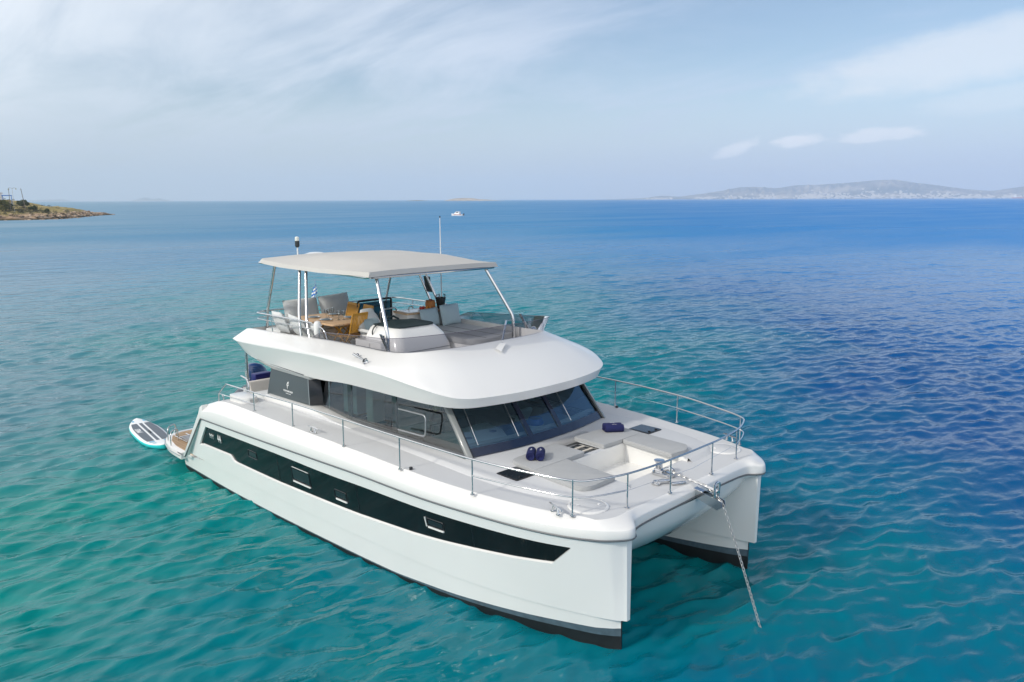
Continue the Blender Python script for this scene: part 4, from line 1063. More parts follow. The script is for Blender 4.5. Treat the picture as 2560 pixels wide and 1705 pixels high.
sf = MB().box((.4, 1.35, 1.58), (2.6, .75, .56)).build('saloon_sofa', dlin, cat, bevel=.05)
MB().box((.4, 1.66, 1.98), (2.6, .16, .42)).build('backrest', dlin, sf, bevel=.05)
MB().box((-.1, -1.55, 2.55), (.24, .3, .75)).build('cabinet', interior, cat, bevel=.02)
MB().box((-.95, -1.45, 2.6), (.5, .3, .8)).build('curtain', mat('pale_curtain', (.42, .48, .50), .9), cat)
MB().box((-3.28, 0, 2.2), (.06, 3.8, 1.9)).build('aft_door', sideglass, cat)
for nm, p_, m_, r_, lb, ct in (('basket', (2.62, .36, 2.12), platem, .17, 'round white basket with a blue rim behind the centre windscreen pane', 'basket'),):
    T = thing(nm, lb, ct, p_); MB().lathe([(.02, 0), (.12, .01), (.17, .09), (.17, .17), (.13, .26)], (0, 0, 0), 24).build('bowl', m_, T)
    MB().lathe([(.172, .15), (.178, .19), (.135, .27), (.12, .26)], (0, 0, 0), 24).build('rim', bluem, T)
pw = MB().box((0, 0, 0), (.10, .36, .30), Matrix.Rotation(.5, 3, 'Y')).build('pillow', mat('striped_pillow', (.40, .48, .48), .9), None, bevel=.04, seg=3); pw.location = (2.05, .62, 2.30); tag(pw, 'small pale pillow seen through the centre windscreen pane', 'pillow')
ya = MB().lathe([(0.0001, -.06), (.07, -.03), (.08, .03), (.03, .08), (0.0001, .085)], (0, 0, 0), 14).build('buoy', yellowm); ya.location = (1.35, -1.12, 2.62); tag(ya, 'yellow float hanging behind the starboard windscreen pane', 'float')

# logo panel on each side
def emblem(k=1.0):
    e = MB(); Z = .002
    e.prism([(-.045, .02), (.0, .075), (.05, .09), (.05, .07), (.008, .052), (-.02, .02), (-.03, -.03), (-.05, -.01)], 2, 0, Z)
    e.prism([(-.012, .035), (.045, .055), (.045, .035), (.0, .018)], 2, 0, Z)
    e.prism([(.045, .02), (.03, -.005), (-.005, -.015), (-.02, -.095), (-.038, -.05), (-.028, -.005), (.0, .003), (.02, .012)], 2, 0, Z)
    e.v = [(x*k, y*k, z) for x, y, z in e.v]; return e
for s_ in (-1, 1):
    yo = s_*2.20
    pn = MB().add([(-3.17, yo, 2.95), (-3.42, yo, 2.30), (-1.58, yo, 2.36), (-1.60, yo, 2.95), (-3.17, s_*2.02, 2.95), (-3.42, s_*2.02, 2.30), (-1.40, s_*1.96, 2.36), (-1.52, s_*1.96, 2.95)],
        [(0, 1, 2, 3), (7, 6, 5, 4), (0, 4, 5, 1), (1, 5, 6, 2), (3, 2, 6, 7), (0, 3, 7, 4)])
    pn.mi = [0, 0, 0, 0, 1, 0]
    P__ = pn.build('logo_panel', [panelm, black], cat, bevel=.006)
    MB().tube([(-1.59, yo-s_*.004, 2.355), (-1.605, yo-s_*.004, 2.95)], .010, 5).build('panel_edge', mat('panel_trim', (.30, .34, .36), .4) if 'panel_trim' not in bpy.data.materials else bpy.data.materials['panel_trim'], P__)
    M_ = frame((-2.46, yo+s_*.0045, 2.655), (-s_, 0, 0), (0, 0, 1)) if s_ > 0 else frame((-2.46, yo-.0045, 2.655), (1, 0, 0), (0, 0, 1))
    emblem(1.0).moved(M_).build('emblem', whitep, P__, ang=180)
    M_[2][3] = 2.515; text_mb('FOUNTAINE PAJOT', .056, .001, .95, .86, .0012).moved(M_).build('lettering', whitep, P__, ang=180)
    M_[2][3] = 2.462; text_mb('MOTOR YACHTS', .028, .001, 1.1, .9, .0006).moved(M_).build('lettering', whitep, P__, ang=180)

# ---- flybridge moulding
NR = 90
ringL = [(-4.36, -1.2, 3.40), (-4.35, -2.30, 3.44), (-4.05, -2.36, 3.215), (-3.2, -2.36, 3.085), (-2.2, -2.35, 3.055), (-1.3, -2.35, 3.05), (-.7, -2.35, 3.07), (.1, -2.35, 3.13), (1.46, -2.34, 3.145), (2.3, -2.26, 3.125), (2.78, -2.06, 3.09), (3.04, -1.80, 3.075), (3.20, -1.35, 3.075), (3.31, -.75, 3.075), (3.35, 0, 3.075)]
ringB = [(-4.42, -1.2, 3.46), (-4.42, -2.48, 3.50), (-4.1, -2.55, 3.51), (-3.2, -2.56, 3.54), (-2.2, -2.56, 3.585), (-1.3, -2.56, 3.62), (-.7, -2.56, 3.64), (.1, -2.555, 3.625), (1.46, -2.53, 3.575), (2.35, -2.40, 3.46), (2.86, -2.16, 3.335), (3.10, -1.86, 3.275), (3.25, -1.38, 3.26), (3.36, -.75, 3.258), (3.40, 0, 3.258)]
ringT = [(-4.22, -1.2, 3.72), (-4.22, -2.20, 3.73), (-3.9, -2.14, 3.725), (-3.2, -2.10, 3.735), (-2.2, -2.05, 3.765), (-1.3, -2.015, 3.80), (-.7, -2.0, 3.81), (.1, -1.985, 3.815), (.9, -1.97, 3.82), (1.35, -1.88, 3.845), (1.62, -1.72, 3.875), (1.80, -1.45, 3.895), (1.90, -1.05, 3.90), (1.95, -.55, 3.905), (1.97, 0, 3.91)]
def dense(r_): 
    P = np.array(r_, float); o = []
    n = len(P)
    E = np.vstack([2*P[0]-P[1], P, 2*P[-1]-P[-2]*1.0])
    E[-1] = P[-2]*np.array([1, -1, 1])
    for i in range(1, n):
        p0, p1, p2, p3 = E[i-1], E[i], E[i+1], E[i+2]
        if i <= 2: 
            for t in np.linspace(0, 1, 7, endpoint=False): o.append(p1*(1-t)+p2*t)
        else:
            for t in np.linspace(0, 1, 7, endpoint=False): o.append(.5*((2*p1)+(-p0+p2)*t+(2*p0-5*p1+4*p2-p3)*t*t+(-p0+3*p1-3*p2+p3)*t**3))
    o.append(P[-1]); return np.array(o)
dL, dB, dT = dense(ringL), dense(ringB), dense(ringT)
K = len(dL)
fr_ = np.clip((np.arange(K)/K-.55)/.25, 0, 1)           # 1 towards the front slope
rings = []
def blend(a, b, t, bulge=0.0):
    p = a*(1-t)+b*t; p = p.copy(); p[:, 2] += bulge; return p
Lin = dL.copy(); Lin[:, 1] *= .86; Lin[:, 2] += .03; Lin[:, 0] -= .22*fr_
bul = .055*fr_
seq = [Lin, blend(dL, Lin, .10)+np.array([0, 0, -.004]), dL, blend(dL, dB, .05), blend(dL, dB, .5), blend(dL, dB, .94), blend(dB, dT, .035)+np.array([0, 0, -.006]), blend(dB, dT, .10, 0)+np.stack([0*bul, 0*bul, bul*.25], -1), blend(dB, dT, .3)+np.stack([0*bul, 0*bul, bul*.8], -1), blend(dB, dT, .5)+np.stack([0*bul, 0*bul, bul], -1), blend(dB, dT, .75)+np.stack([0*bul, 0*bul, bul*.7], -1), blend(dB, dT, .95)]
Tin = dT.copy(); Tin[:, 1] *= .965; Tin[:, 0] -= .05*fr_; Tin[:, 2] += .004
Tlow = Tin.copy(); Tlow[:, 2] = 3.29
seq += [dT, Tin, Tlow]
full = []
for r_ in seq:
    h = [tuple(p) for p in r_]; full.append(h+[(x, -y, z) for x, y, z in reversed(h[:-1])])
fly = MB().loft(full)
# ceiling and the flybridge sole
n_ = len(full[0])
fm = fly.build('flybridge', gel, cat, ang=24)
cl = MB(); a = full[0]
for i in range(K-1): cl.add([a[i], a[i+1], (a[i+1][0], -a[i+1][1], a[i+1][2]), (a[i][0], -a[i][1], a[i][2])], [(0, 1, 2, 3)])
cl.build('saloon_ceiling', interior, cat)
so_ = MB(); b = full[-1]
for i in range(K-1): so_.add([(b[i][0], b[i][1], 3.295), (b[i+1][0], b[i+1][1], 3.295), (b[i+1][0], -b[i+1][1], 3.295), (b[i][0], -b[i][1], 3.295)], [(0, 3, 2, 1)])
so_.build('flybridge_sole', deckm, cat)
# aft edge closing
ae = MB(); col = [r_[0] for r_ in full[:-3]]+[full[-3][0]]
for i in range(len(col)-1): ae.add([col[i], col[i+1], (col[i+1][0], -col[i+1][1], col[i+1][2]), (col[i][0], -col[i][1], col[i][2])], [(0, 1, 2, 3)])
ae.build('aft_edge', gel, cat)
# soffit lip with the awning track over the logo panel
for s_ in (-1, 1):
    MB().add([(-3.6, s_*2.33, 3.09), (-1.35, s_*2.33, 3.03), (-1.45, s_*2.235, 2.945), (-3.0, s_*2.235, 2.945), (-3.6, s_*1.95, 3.10), (-1.35, s_*1.95, 3.04), (-1.45, s_*1.95, 2.945), (-3.0, s_*1.95, 2.945)],
        [(0, 1, 2, 3), (7, 6, 5, 4), (0, 4, 5, 1), (1, 5, 6, 2), (2, 6, 7, 3), (3, 7, 4, 0)]).build('soffit_lip', gel, cat)
    MB().tube([(-3.5, s_*2.365, 3.125), (-1.5, s_*2.362, 3.062)], .010, 6).build('awning_track', rub, cat)
# smoked wind deflector standing on the moulding
gl_ = []
def hgt(x, i):
    return np.interp(x, [-1.75, -1.25, .2, 1.1, 1.7, 2.0], [.0, .175, .255, .30, .33, .335])
idx = [i for i in range(K) if dT[i, 0] > -1.72]
cx_ = np.array([.2, 0])
for i in idx:
    x, y, z = dT[i]; t_ = dT[min(i+1, K-1)]-dT[i-1]; n2 = np.array([-t_[1], t_[0]]); n2 = -n2/np.linalg.norm(n2) if np.linalg.norm(n2) else np.array([1, 0])
    if n2[0]*.3+abs(n2[1]) < 0 or (y < 0 and n2[1] > .2): n2 = -n2
    if i == K-1: n2 = np.array([1., 0.])
    h = max(hgt(x, i), .004); lean = .42*h
    gl_.append(((x-n2[0]*.03, y-n2[1]*.03, z-.012), (x-n2[0]*.03+n2[0]*lean, y-n2[1]*.03+n2[1]*lean, z-.012+h)))
ring0 = [g[0] for g in gl_]+[(x, -y, z) for x, y, z in reversed([g[0] for g in gl_][:-1])]
ring1 = [g[1] for g in gl_]+[(x, -y, z) for x, y, z in reversed([g[1] for g in gl_][:-1])]
dfl = MB().loft([ring0, ring1]).build('wind_deflector', smokeglass, cat, ang=70)
MB().tube(ring0, .010, 6).build('gasket', black, dfl)
MB().tube(ring1, .005, 5).build('edge_trim', mat('smoked_edge', (.10, .09, .12), .2), dfl)
for s_ in (-1, 1):
    MB().prism([(.88, 3.80), (.98, 3.80), (.72, 4.13), (.64, 4.13)], 1, s_*1.93, s_*1.915).build('brace_plate', steel, dfl)
MB().tube([(1.93, .12, 3.90), (1.75, .42, 4.25)], .022, 6).build('brace_strut', steel, dfl)
# forward roof vent scoop and the horn
MB().add([(2.24, -.36, 3.845), (2.10, -.02, 3.905), (2.19, -.02, 3.902), (2.40, -.36, 3.80), (2.14, -.14, 3.917)], [(0, 3, 4), (0, 4, 1), (1, 4, 2), (2, 4, 3), (0, 1, 2, 3)]).build('roof_vent', gel, cat, ang=20)
hn = thing('signal_horn', 'chromed trumpet horn fixed to the white flybridge side', 'horn', (.45, -2.34, 3.74), 0)
MB().lathe([(.03, 0), (.045, .02), (.045, .05), (.02, .06)], (-.02, 0, .0), 14, axis=1).moved(Matrix.Rotation(R(-8), 4, 'X')).build('base', steel, hn)
hb = MB().tube([(-.02, -.05, .035), (.10, -.06, .015), (.22, -.07, -.005), (.32, -.075, -.02), (.37, -.08, -.03), (.40, -.083, -.035), (.415, -.084, -.037)], [.026, .024, .012, .012, .022, .045, .062], 14, caps=False); hb.build('trumpet', steel, hn)

# ---- guard rails
stn = [(-2.62, -2.94), (-.95, -2.97), (.90, -2.99), (2.60, -2.985), (4.296, -2.86), (5.977, -2.415)]
def zs(x): return zd(x)
top = [(-4.52, -2.86, 1.98), (-4.50, -2.865, 2.24), (-3.98, -2.91, 2.555), (-2.62, -2.94, 2.60), (-.95, -2.97, 2.67), (.90, -2.99, 2.70), (2.60, -2.99, 2.715), (4.296, -2.865, 2.695), (5.3, -2.64, 2.67), (5.977, -2.41, 2.652), (6.19, -2.13, 2.650), (6.36, -1.6, 2.65), (6.445, -.9, 2.655), (6.461, -.618, 2.658), (6.47, 0, 2.66)]
tp = cr(top[2:], 120); tpath = [top[0], top[1]]+[tuple(p) for p in tp]
tpath = rcorner(tpath[:2]+[tuple(tp[0])], .08)[:-1]+[tuple(p) for p in tp]
rl = tpath+[(p[0], -p[1], p[2]) for p in reversed([tuple(q) for q in tpath][:-1])]
rail = MB().tube(rl, .0165, 8).build('guard_rail', steel, cat, ang=70)
mid = cr([(4.296, -2.862, 2.42), (5.3, -2.635, 2.41), (5.977, -2.412, 2.40), (6.19, -2.13, 2.395), (6.36, -1.6, 2.39)], 60)
for s_ in (-1, 1):
    MB().tube([(p[0], -s_*p[1]*-1 if False else s_*abs(p[1]), p[2]) for p in mid], .0125, 7).build('middle_rail', steel, rail, ang=70)
    w_ = [(-4.5, 2.865, 2.24), (-2.62, 2.94, 2.34), (-.95, 2.97, 2.40), (.90, 2.99, 2.43), (2.60, 2.99, 2.445), (4.296, 2.86, 2.43)]
    MB().tube([(x, s_*y, z) for x, y, z in w_[:2]], .010, 6).build('lower_rail', steel, rail)
    MB().tube([(x, s_*y, z) for x, y, z in (w_[1:] if s_ > 0 else w_[:2])], .0035, 5).build('guard_wire', steel, rail)
    for x, y in stn+[(6.359, -1.602), (6.461, -.617)]:
        zt_ = float(np.interp(x, [p[0] for p in tp[:90]], [p[2] for p in tp[:90]])) if x < 6.2 else 2.652
        pst = MB().tube([(x, s_*abs(y), zs(x)-.01), (x, s_*abs(y), zt_)], .0125, 8)
        pst.lathe([(.036, 0), (.036, .008), (.018, .014), (.016, .05)], (x, s_*abs(y), zs(x)), 12)
        pst.build('stanchion', steel, rail)
    MB().tube([(-4.22, s_*2.87, 2.0), (-4.22, s_*2.88, 2.20), (-4.30, s_*2.88, 2.26)], .014, 7).build('stanchion', steel, rail)
MB().tube([(6.37, -1.6, 2.39), (6.43, -.61, 2.37), (6.47, 0, 2.36), (6.43, .61, 2.37), (6.37, 1.6, 2.39)], .0030, 5).build('guard_wire', steel, rail)

# cleats, deck filler caps
def cleat(x, y, a):
    M_ = Matrix.Translation((x, y, zs(x)+.002)) @ Matrix.Rotation(a, 4, 'Z')
    c_ = MB().tube([(-.19, 0, .098), (-.13, 0, .104), (.13, 0, .104), (.19, 0, .098)], [.010, .015, .015, .010], 8)
    for q in (-1, 1): c_.tube([(q*.055, 0, .10), (q*.085, 0, .0)], [.014, .020], 8); c_.lathe([(.034, 0), (.034, .008), (.02, .012)], (q*.085, 0, 0), 12)
    c_.moved(M_).build('cleat', steel, cat)
for s_ in (-1, 1):
    cleat(5.72, s_*2.50, -s_*R(20)*-1 if s_ < 0 else -R(20)); cleat(-.26, s_*2.93, R(1)*s_)
    MB().lathe([(.032, 0), (.032, .035), (.024, .045), (0.0001, .045)], (2.62+.12, s_*2.86, zs(2.7)), 16).build('filler_cap', black, cat)
# grab rail on the saloon side
for s_ in (-1, 1):
    MB().tube(rcorner([(1.34, s_*2.04, 2.80), (2.14, s_*2.03, 2.815), (2.14, s_*2.05, 2.42), (1.34, s_*2.06, 2.395)], .09), .019, 8).build('grab_rail', mat('satin_rail', (.36, .38, .39), .3, metal=.8) if 'satin_rail' not in bpy.data.materials else bpy.data.materials['satin_rail'], cat, ang=70)

# ---- anchor gear
wl = thing('windlass', 'polished steel anchor windlass at the front of the sunken well', 'windlass', (5.90, -.02, zd(5.9)))
MB().prism(roundpoly([(-.16, -.10), (.22, -.10), (.22, .10), (-.16, .10)], .08), 2, 0, .06).build('base', steel, wl, bevel=.012)
MB().lathe([(.085, .06), (.09, .09), (.06, .11), (.055, .20), (.085, .235), (.09, .25), (0.0001, .255)], (-.06, 0, 0), 22).build('drum', steel, wl)
MB().tube([(.02, .05, .09), (.12, .05, .13), (.20, .03, .10)], [.035, .04, .045], 10).build('gypsy_cover', steel, wl)
MB().box((.25, -.36, .05), (.30, .05, .05), Matrix.Rotation(R(55), 3, 'Z')).build('chain_lock', steel, wl, bevel=.01)
MB().box((.20, -.45, .02), (.12, .10, .03)).build('lock_base', steel, wl, bevel=.008)
br = MB()
for y in (-.055, .055): br.prism([(6.28, 2.10), (6.95, 1.98), (7.04, 1.95), (7.06, 1.86), (6.98, 1.80), (6.60, 1.90), (6.38, 2.02)], 1, y-.006, y+.006)
br.prism([(6.28, 2.095), (6.70, 2.03), (6.70, 2.02), (6.28, 2.085)], 1, -.055, .055)
rol_ = br.build('bow_roller', steel, cat)
MB().lathe([(.055, -.05), (.035, -.02), (.035, .02), (.055, .05)], (6.985, 0, 1.90), 16, axis=1).build('roller', blackp, rol_)
MB().tube([(6.93, -.06, 2.0), (6.93, -.07, 2.22), (6.93, -.04, 2.235), (6.93, .04, 2.235), (6.93, .07, 2.22), (6.93, .06, 2.0)], .02, 8).build('keeper_hoop', steel, rol_)
MB().box((6.36, -.22, 2.14), (.26, .05, .045), Matrix.Rotation(R(60), 3, 'Z')).build('snubber_cleat', steel, cat, bevel=.012)
MB().tube([(6.42, 0, 2.165), (6.75, 0, 2.115), (6.95, 0, 2.085)], [.02, .026, .03], 4).build('anchor_shank', steel, rol_)
ch = thing('anchor_chain', 'galvanised anchor chain hanging from the bow roller into the water', 'chain')
# links: one shared link mesh, laid alternately along the run of the chain
def link_mesh():
    a, b = .034, .016; pts = []
    for t in np.linspace(0, 2*math.pi, 17)[:-1]:
        c, s = math.cos(t), math.sin(t); pts.append(((a-b)*np.sign(c)*min(1, abs(c)*3)+b*c, b*s*1.1, 0))
    return MB().tube(pts, .0066, 6, closed=True)
lk = link_mesh(); run = MB(); run2 = MB()
path = [Vector(p) for p in ((7.03, 0, 1.93), (7.10, .0, 1.78), (7.35, .03, 1.15), (7.62, .05, .42), (7.77, .06, 0.0), (7.98, .06, -.7))]
def lay(mb, pts, step):
    d = [0]
    for i in range(1, len(pts)): d.append(d[-1]+(pts[i]-pts[i-1]).length)
    s = 0; k = 0; P = np.array(pts)
    while s < d[-1]-.001:
        p = Vector([np.interp(s, d, P[:, j]) for j in range(3)]); q = Vector([np.interp(min(s+.02, d[-1]), d, P[:, j]) for j in range(3)])
        t = (q-p).normalized(); u = t.cross(Vector((0, 1, .05))).normalized() if k % 2 else t.cross(t.cross(Vector((0, 1, .05)))).normalized()
        M_ = frame(p, t, u); m2 = lk.moved(M_); mb.add(m2.v, m2.f); s += step; k += 1
lay(run, path, .052); lay(run2, [Vector((6.12, 0, 2.20)), Vector((6.43, 0, 2.16)), Vector((6.75, 0, 2.13)), Vector((7.03, 0, 1.93))], .052)
run.build('hanging_run', galv, ch, weld=False); run2.build('deck_run', galv, ch, weld=False)

# ================================================================== on the flybridge
FZ = 3.295
# bimini canopy on its steel posts
U = np.linspace(0, 1, 26); V = np.linspace(-1, 1, 33)
rows = []
for u in U:
    x0 = -4.42+4.52*u; row = []
    for v in V:
        w = 1.725+.05*(1-u)*0
        ze = np.interp(u, [0, .25, .6, 1], [5.325, 5.265, 5.245, 5.275])
        c_ = np.interp(u, [0, .12, .45, .75, .9, 1], [.05, .12, .26, .24, .14, .02])
        sh = np.interp(abs(v), [0, .35, .60, .72, 1], [1.0, .95, .84, .70, 0])
        edge = np.interp(u, [0, .06, .12], [.55, 1, 1])
        x = x0+(.0 if u < .5 else -.05*(1-v*v)*0)
        row.append((x, v*w*np.interp(u, [0, .03, .08, 1], [.93, .98, 1, 1]), ze+c_*sh*edge))
    rows.append(row)
bm_ = MB().loft(rows)
# sides and valances
n = len(V)
def skirt(pts, drop, outx=0, outy=0):
    bm_.loft([pts, [(p[0]+outx, p[1]+outy*(1 if p[1] > 0 else -1), p[2]-drop*.5) for p in pts], [(p[0]+outx*1.5, p[1]+outy*1.2*(1 if p[1] > 0 else -1), p[2]-drop) for p in pts]])
per = [rows[-1][i] for i in range(n)]+[r_[-1] for r_ in reversed(rows[:-1])]+[rows[0][i] for i in range(n-2, -1, -1)]+[r_[0] for r_ in rows[1:-1]]
def out_(p, k): 
    dx_ = .035 if p[0] > .05 else (-.03 if p[0] < -4.38 else 0); dy_ = .05*np.sign(p[1]) if abs(p[1]) > 1.58 and (abs(p[1]) > .9*1.725) and (min(abs(p[1]-r_[-1][1]) for r_ in rows) < 1e-6 or min(abs(p[1]-r_[0][1]) for r_ in rows) < 1e-6) else 0
    dr_ = np.interp(p[0], [-4.4, -4.2, -.1, .08], [.06, .085, .085, .10])
    return (p[0]+dx_*k, p[1]+dy_*k, p[2]-dr_*k)
bm_.loft([per, [out_(p, .5) for p in per], [out_(p, 1.0) for p in per]], closed=True)
und = [[(p[0], p[1], p[2]-.075) for p in r_] for r_ in rows]; bm_.loft(und)
bim = bm_.build('canopy', canvas, cat, ang=22)
fr2 = MB()
fr2.tube(rcorner([(-4.38, -1.70, 5.23), (-4.38, 1.70, 5.23), (.09, 1.74, 5.165), (.09, -1.74, 5.165), (-4.38, -1.70, 5.23)], .15), .03, 8); fr2.build('canopy_frame', steel, bim)
for s_ in (-1, 1):
    MB().tube(rcorner([(-.02, s_*1.49, 5.18), (.645, s_*1.73, 4.10), (.672, s_*1.73, 3.45)], .12), .036, 10).build('canopy_post', steel, cat, ang=70)
    for tpz, kn, bt in (((-2.75, 1.60, 5.2), (-2.41, 1.87, 4.15), (-2.21, 1.95, 3.72)), ((-2.48, 1.60, 5.2), (-2.10, 1.87, 4.11), (-1.85, 1.95, 3.72))):
        MB().tube(rcorner([(q[0], s_*q[1], q[2]) for q in (tpz, kn, bt)], .15), .034, 10).build('canopy_post', steel, cat, ang=70)
    MB().tube(rcorner([(-3.67, s_*1.70, 5.22), (-4.12, s_*1.72, 4.06), (-4.16, s_*1.72, 3.62)], .1), .034, 10).build('canopy_post', steel, cat, ang=70)
# plate with the maker's emblem between the twin port posts
M_ = frame((-2.385, 1.755, 4.60), (1, 0, 0), (-.30, -.16, .94))
pt = MB().prism(roundpoly([(-.12, -.20), (.12, -.20), (.12, .20), (-.12, .20)], .01), 2, -.005, .005).moved(M_).build('emblem_plate', blackp, cat)
emblem(1.1).moved(frame((-2.385, 1.744, 4.66), (1, 0, 0), (-.30, -.16, .94))).build('emblem', whitep, pt, ang=180)
# masthead light and whip aerial
lt = MB().tube([(-4.42, -.66, 5.28), (-4.42, -.66, 5.58)], .018, 8).build('light_mast', gel, cat)
MB().lathe([(.03, .26), (.055, .29), (.055, .42)], (-4.42, -.66, 5.28), 16).build('lamp_housing', blackp, lt)
MB().lathe([(.05, .42), (.05, .50), (.03, .52), (0.0001, .52)], (-4.42, -.66, 5.28), 16).build('lens', mat('pale_lens', (.7, .72, .66), .3), lt)
MB().lathe([(.30, 0), (.28, .05), (.15, .09), (0.0001, .10)], (-4.10, -.35, 5.33), 22).build('antenna_dome', gel, cat)
an = MB().tube([(-1.98, 1.86, 3.80), (-1.86, 1.75, 5.2), (-1.78, 1.68, 6.26)], [.017, .014, .009], 7).build('whip_aerial', gel, cat)
MB().lathe([(.014, 0), (.014, .04), (0.0001, .045)], (-1.78, 1.68, 6.25), 8).build('aerial_tip', blackp, an)
# flybridge rails
fr3 = rcorner([(-1.75, -1.96, 4.10), (-2.6, -2.0, 4.11), (-4.05, -2.03, 4.10), (-4.18, -1.85, 4.10), (-4.18, 1.85, 4.10), (-4.05, 2.03, 4.10), (-1.9, 1.95, 4.12)], .22)
fl = MB().tube(fr3, .018, 8).build('flybridge_rail', steel, cat, ang=70)
MB().tube([(p[0], p[1], p[2]-.135) for p in fr3], .012, 6).build('lower_rail', steel, fl, ang=70)
for x, y in ((-2.15, -1.99), (-3.35, -2.02), (-4.17, -1.4), (-4.17, -.4), (-4.17, .4), (-4.17, 1.4), (-3.35, 2.02), (-2.75, 2.0)):
    MB().tube([(x, y, 3.70), (x, y, 4.10)], .012, 7).build('stanchion', steel, fl)
# helm console, cover, seat
hc = MB()
lv = [(3.30, -1.02, .30, -1.22, .32), (3.62, -1.0, .24, -1.20, .30), (3.86, -.96, .12, -1.12, .22), (4.00, -.93, .0, -1.04, .12), (4.05, -.90, -.06, -.98, .06)]
rg_ = []
for z, xa, xb, ya_, yb in lv:
    o = roundpoly([(xa, ya_), (xb, ya_), (xb, yb), (xa, yb)], [.05, .22, .22, .05], 7); rg_.append([(x, y, z) for x, y in o])
hc.loft(rg_, closed=True, cap=True); con = hc.build('helm_station', gel, cat, ang=50)
ring_ = roundpoly([(-.90, -1.0), (-.02, -1.0), (-.02, .08), (-.90, .08)], [.05, .24, .24, .05], 7)
cv_ = MB(); base_ = [(x, y, 4.045) for x, y in ring_]
def hump(x, y): return .09*math.exp(-((x+.62)/.16)**2-((y+.66)/.30)**2)+.05*math.exp(-((x+.55)/.2)**2-((y+.12)/.28)**2)
cv_.loft([base_]+[[(-.46+(x+.46)*k, -.46+(y+.46)*k, 4.065+hump(-.46+(x+.46)*k, -.46+(y+.46)*k)) for x, y in ring_] for k in (.99, .9, .75, .6, .45, .3, .15, .02)], closed=True, cap=True)
cv_.build('helm_cover', cover, con, ang=60)
MB().tube([(-.68, -.86, 4.10), (-.66, -.76, 4.20), (-.64, -.62, 4.215), (-.62, -.50, 4.14)], .022, 8).build('grab_handle', cover, con)
MB().tube([(.262, -1.13, 3.585), (.272, -.55, 3.585), (.262, .20, 3.585)], .006, 5).build('seam', rub, con)
sb = MB().prism(roundpoly([(-1.05, -1.36), (-.12, -1.36), (-.12, -.95), (-1.05, -.95)], .05), 2, FZ, 3.77).build('side_console', gel, cat, bevel=.03)
MB().tube([(-.98, -1.363, 3.62), (-.5, -1.363, 3.62), (-.5, -1.363, 3.73)], .004, 4).build('locker_joint', rub, sb)
swm = thing('steering_wheel', 'dark steering wheel beside the helm seat on the flybridge', 'wheel', (-.72, -.98, 3.92))
MB().tube([(.03*math.sin(t), .15*math.cos(t), .15*math.sin(t)) for t in np.linspace(0, 2*math.pi, 25)[:-1]], .014, 7, closed=True).build('rim', blackp, swm)
sp_ = MB()
for k in range(3): sp_.tube([(0, 0, 0), (.02*math.sin(k*2.1), .15*math.cos(k*2.1), .15*math.sin(k*2.1))], .008, 5)
sp_.build('spokes', steel, swm)
tl = MB().tube([(-.28, -1.16, 3.77), (-.26, -1.17, 3.90)], [.03, .014], 8).build('throttle', blackp, cat)
se = MB().prism(roundpoly([(-1.55, -.92), (-1.0, -.92), (-1.0, -.36), (-1.55, -.36)], .09), 2, 3.62, 3.76).build('helm_chair', fabric, cat, bevel=.04, seg=3)
bk = MB().loft([[(x0+.02*math.cos(t*0), -.64+w*math.cos(t), z+.0) if False else (x0+d*math.sin(t), -.64+w*math.cos(t), z) for t in np.linspace(0, 2*math.pi, 21)[:-1]] for x0, w, d, z in ((-1.46, .25, .07, 3.70), (-1.49, .30, .075, 3.85), (-1.54, .30, .075, 4.0), (-1.58, .24, .07, 4.14), (-1.60, .19, .065, 4.20), (-1.61, .17, .05, 4.27), (-1.61, .10, .02, 4.29))], closed=True, cap=True)
bk.build('backrest', fabric, se, ang=70)
MB().loft([[(x0+d*math.sin(t), -.64+w*math.cos(t), z) for t in np.linspace(0, 2*math.pi, 17)[:-1]] for x0, w, d, z in ((-1.385, .17, .02, 3.80), (-1.40, .20, .02, 3.9), (-1.45, .20, .02, 4.02), (-1.49, .15, .02, 4.08))], closed=True, cap=True).build('back_pad', bluecush, se, ang=70)
for q in (-.95, -.33): MB().box((-1.28, q, 3.86), (.42, .07, .07)).build('armrest', fabric, se, bevel=.025)
MB().lathe([(.16, 0), (.06, .03), (.06, .33)], (-1.28, -.64, FZ), 16).build('pedestal', steel, se)
# companionway guard
cg = MB().tube(rcorner([(-2.9, .0, FZ), (-2.9, .0, 4.27), (-2.9, .99, 4.28), (-2.9, .99, FZ)], .06), .026, 8).build('stair_guard', blackp, cat, ang=70)
MB().box((-2.905, .5, 3.86), (.01, .93, .74)).build('tinted_pane', glass('dark_acrylic', (.16, .30, .36)), cg)
for y in (.24, .76): MB().tube([(-2.88, y, FZ), (-2.88, y, 4.20)], .014, 6).build('bar', blackp, cg)
MB().tube([(-2.88, .24, 4.12), (-2.88, .76, 4.12)], .014, 6).build('crossbar', blackp, cg)
MB().tube(rcorner([(-2.2, .15, FZ), (-2.2, .15, 4.12), (-2.2, .62, 4.14), (-2.2, .62, FZ)], .08), .018, 8).build('grab_hoop', steel, cg, ang=70)
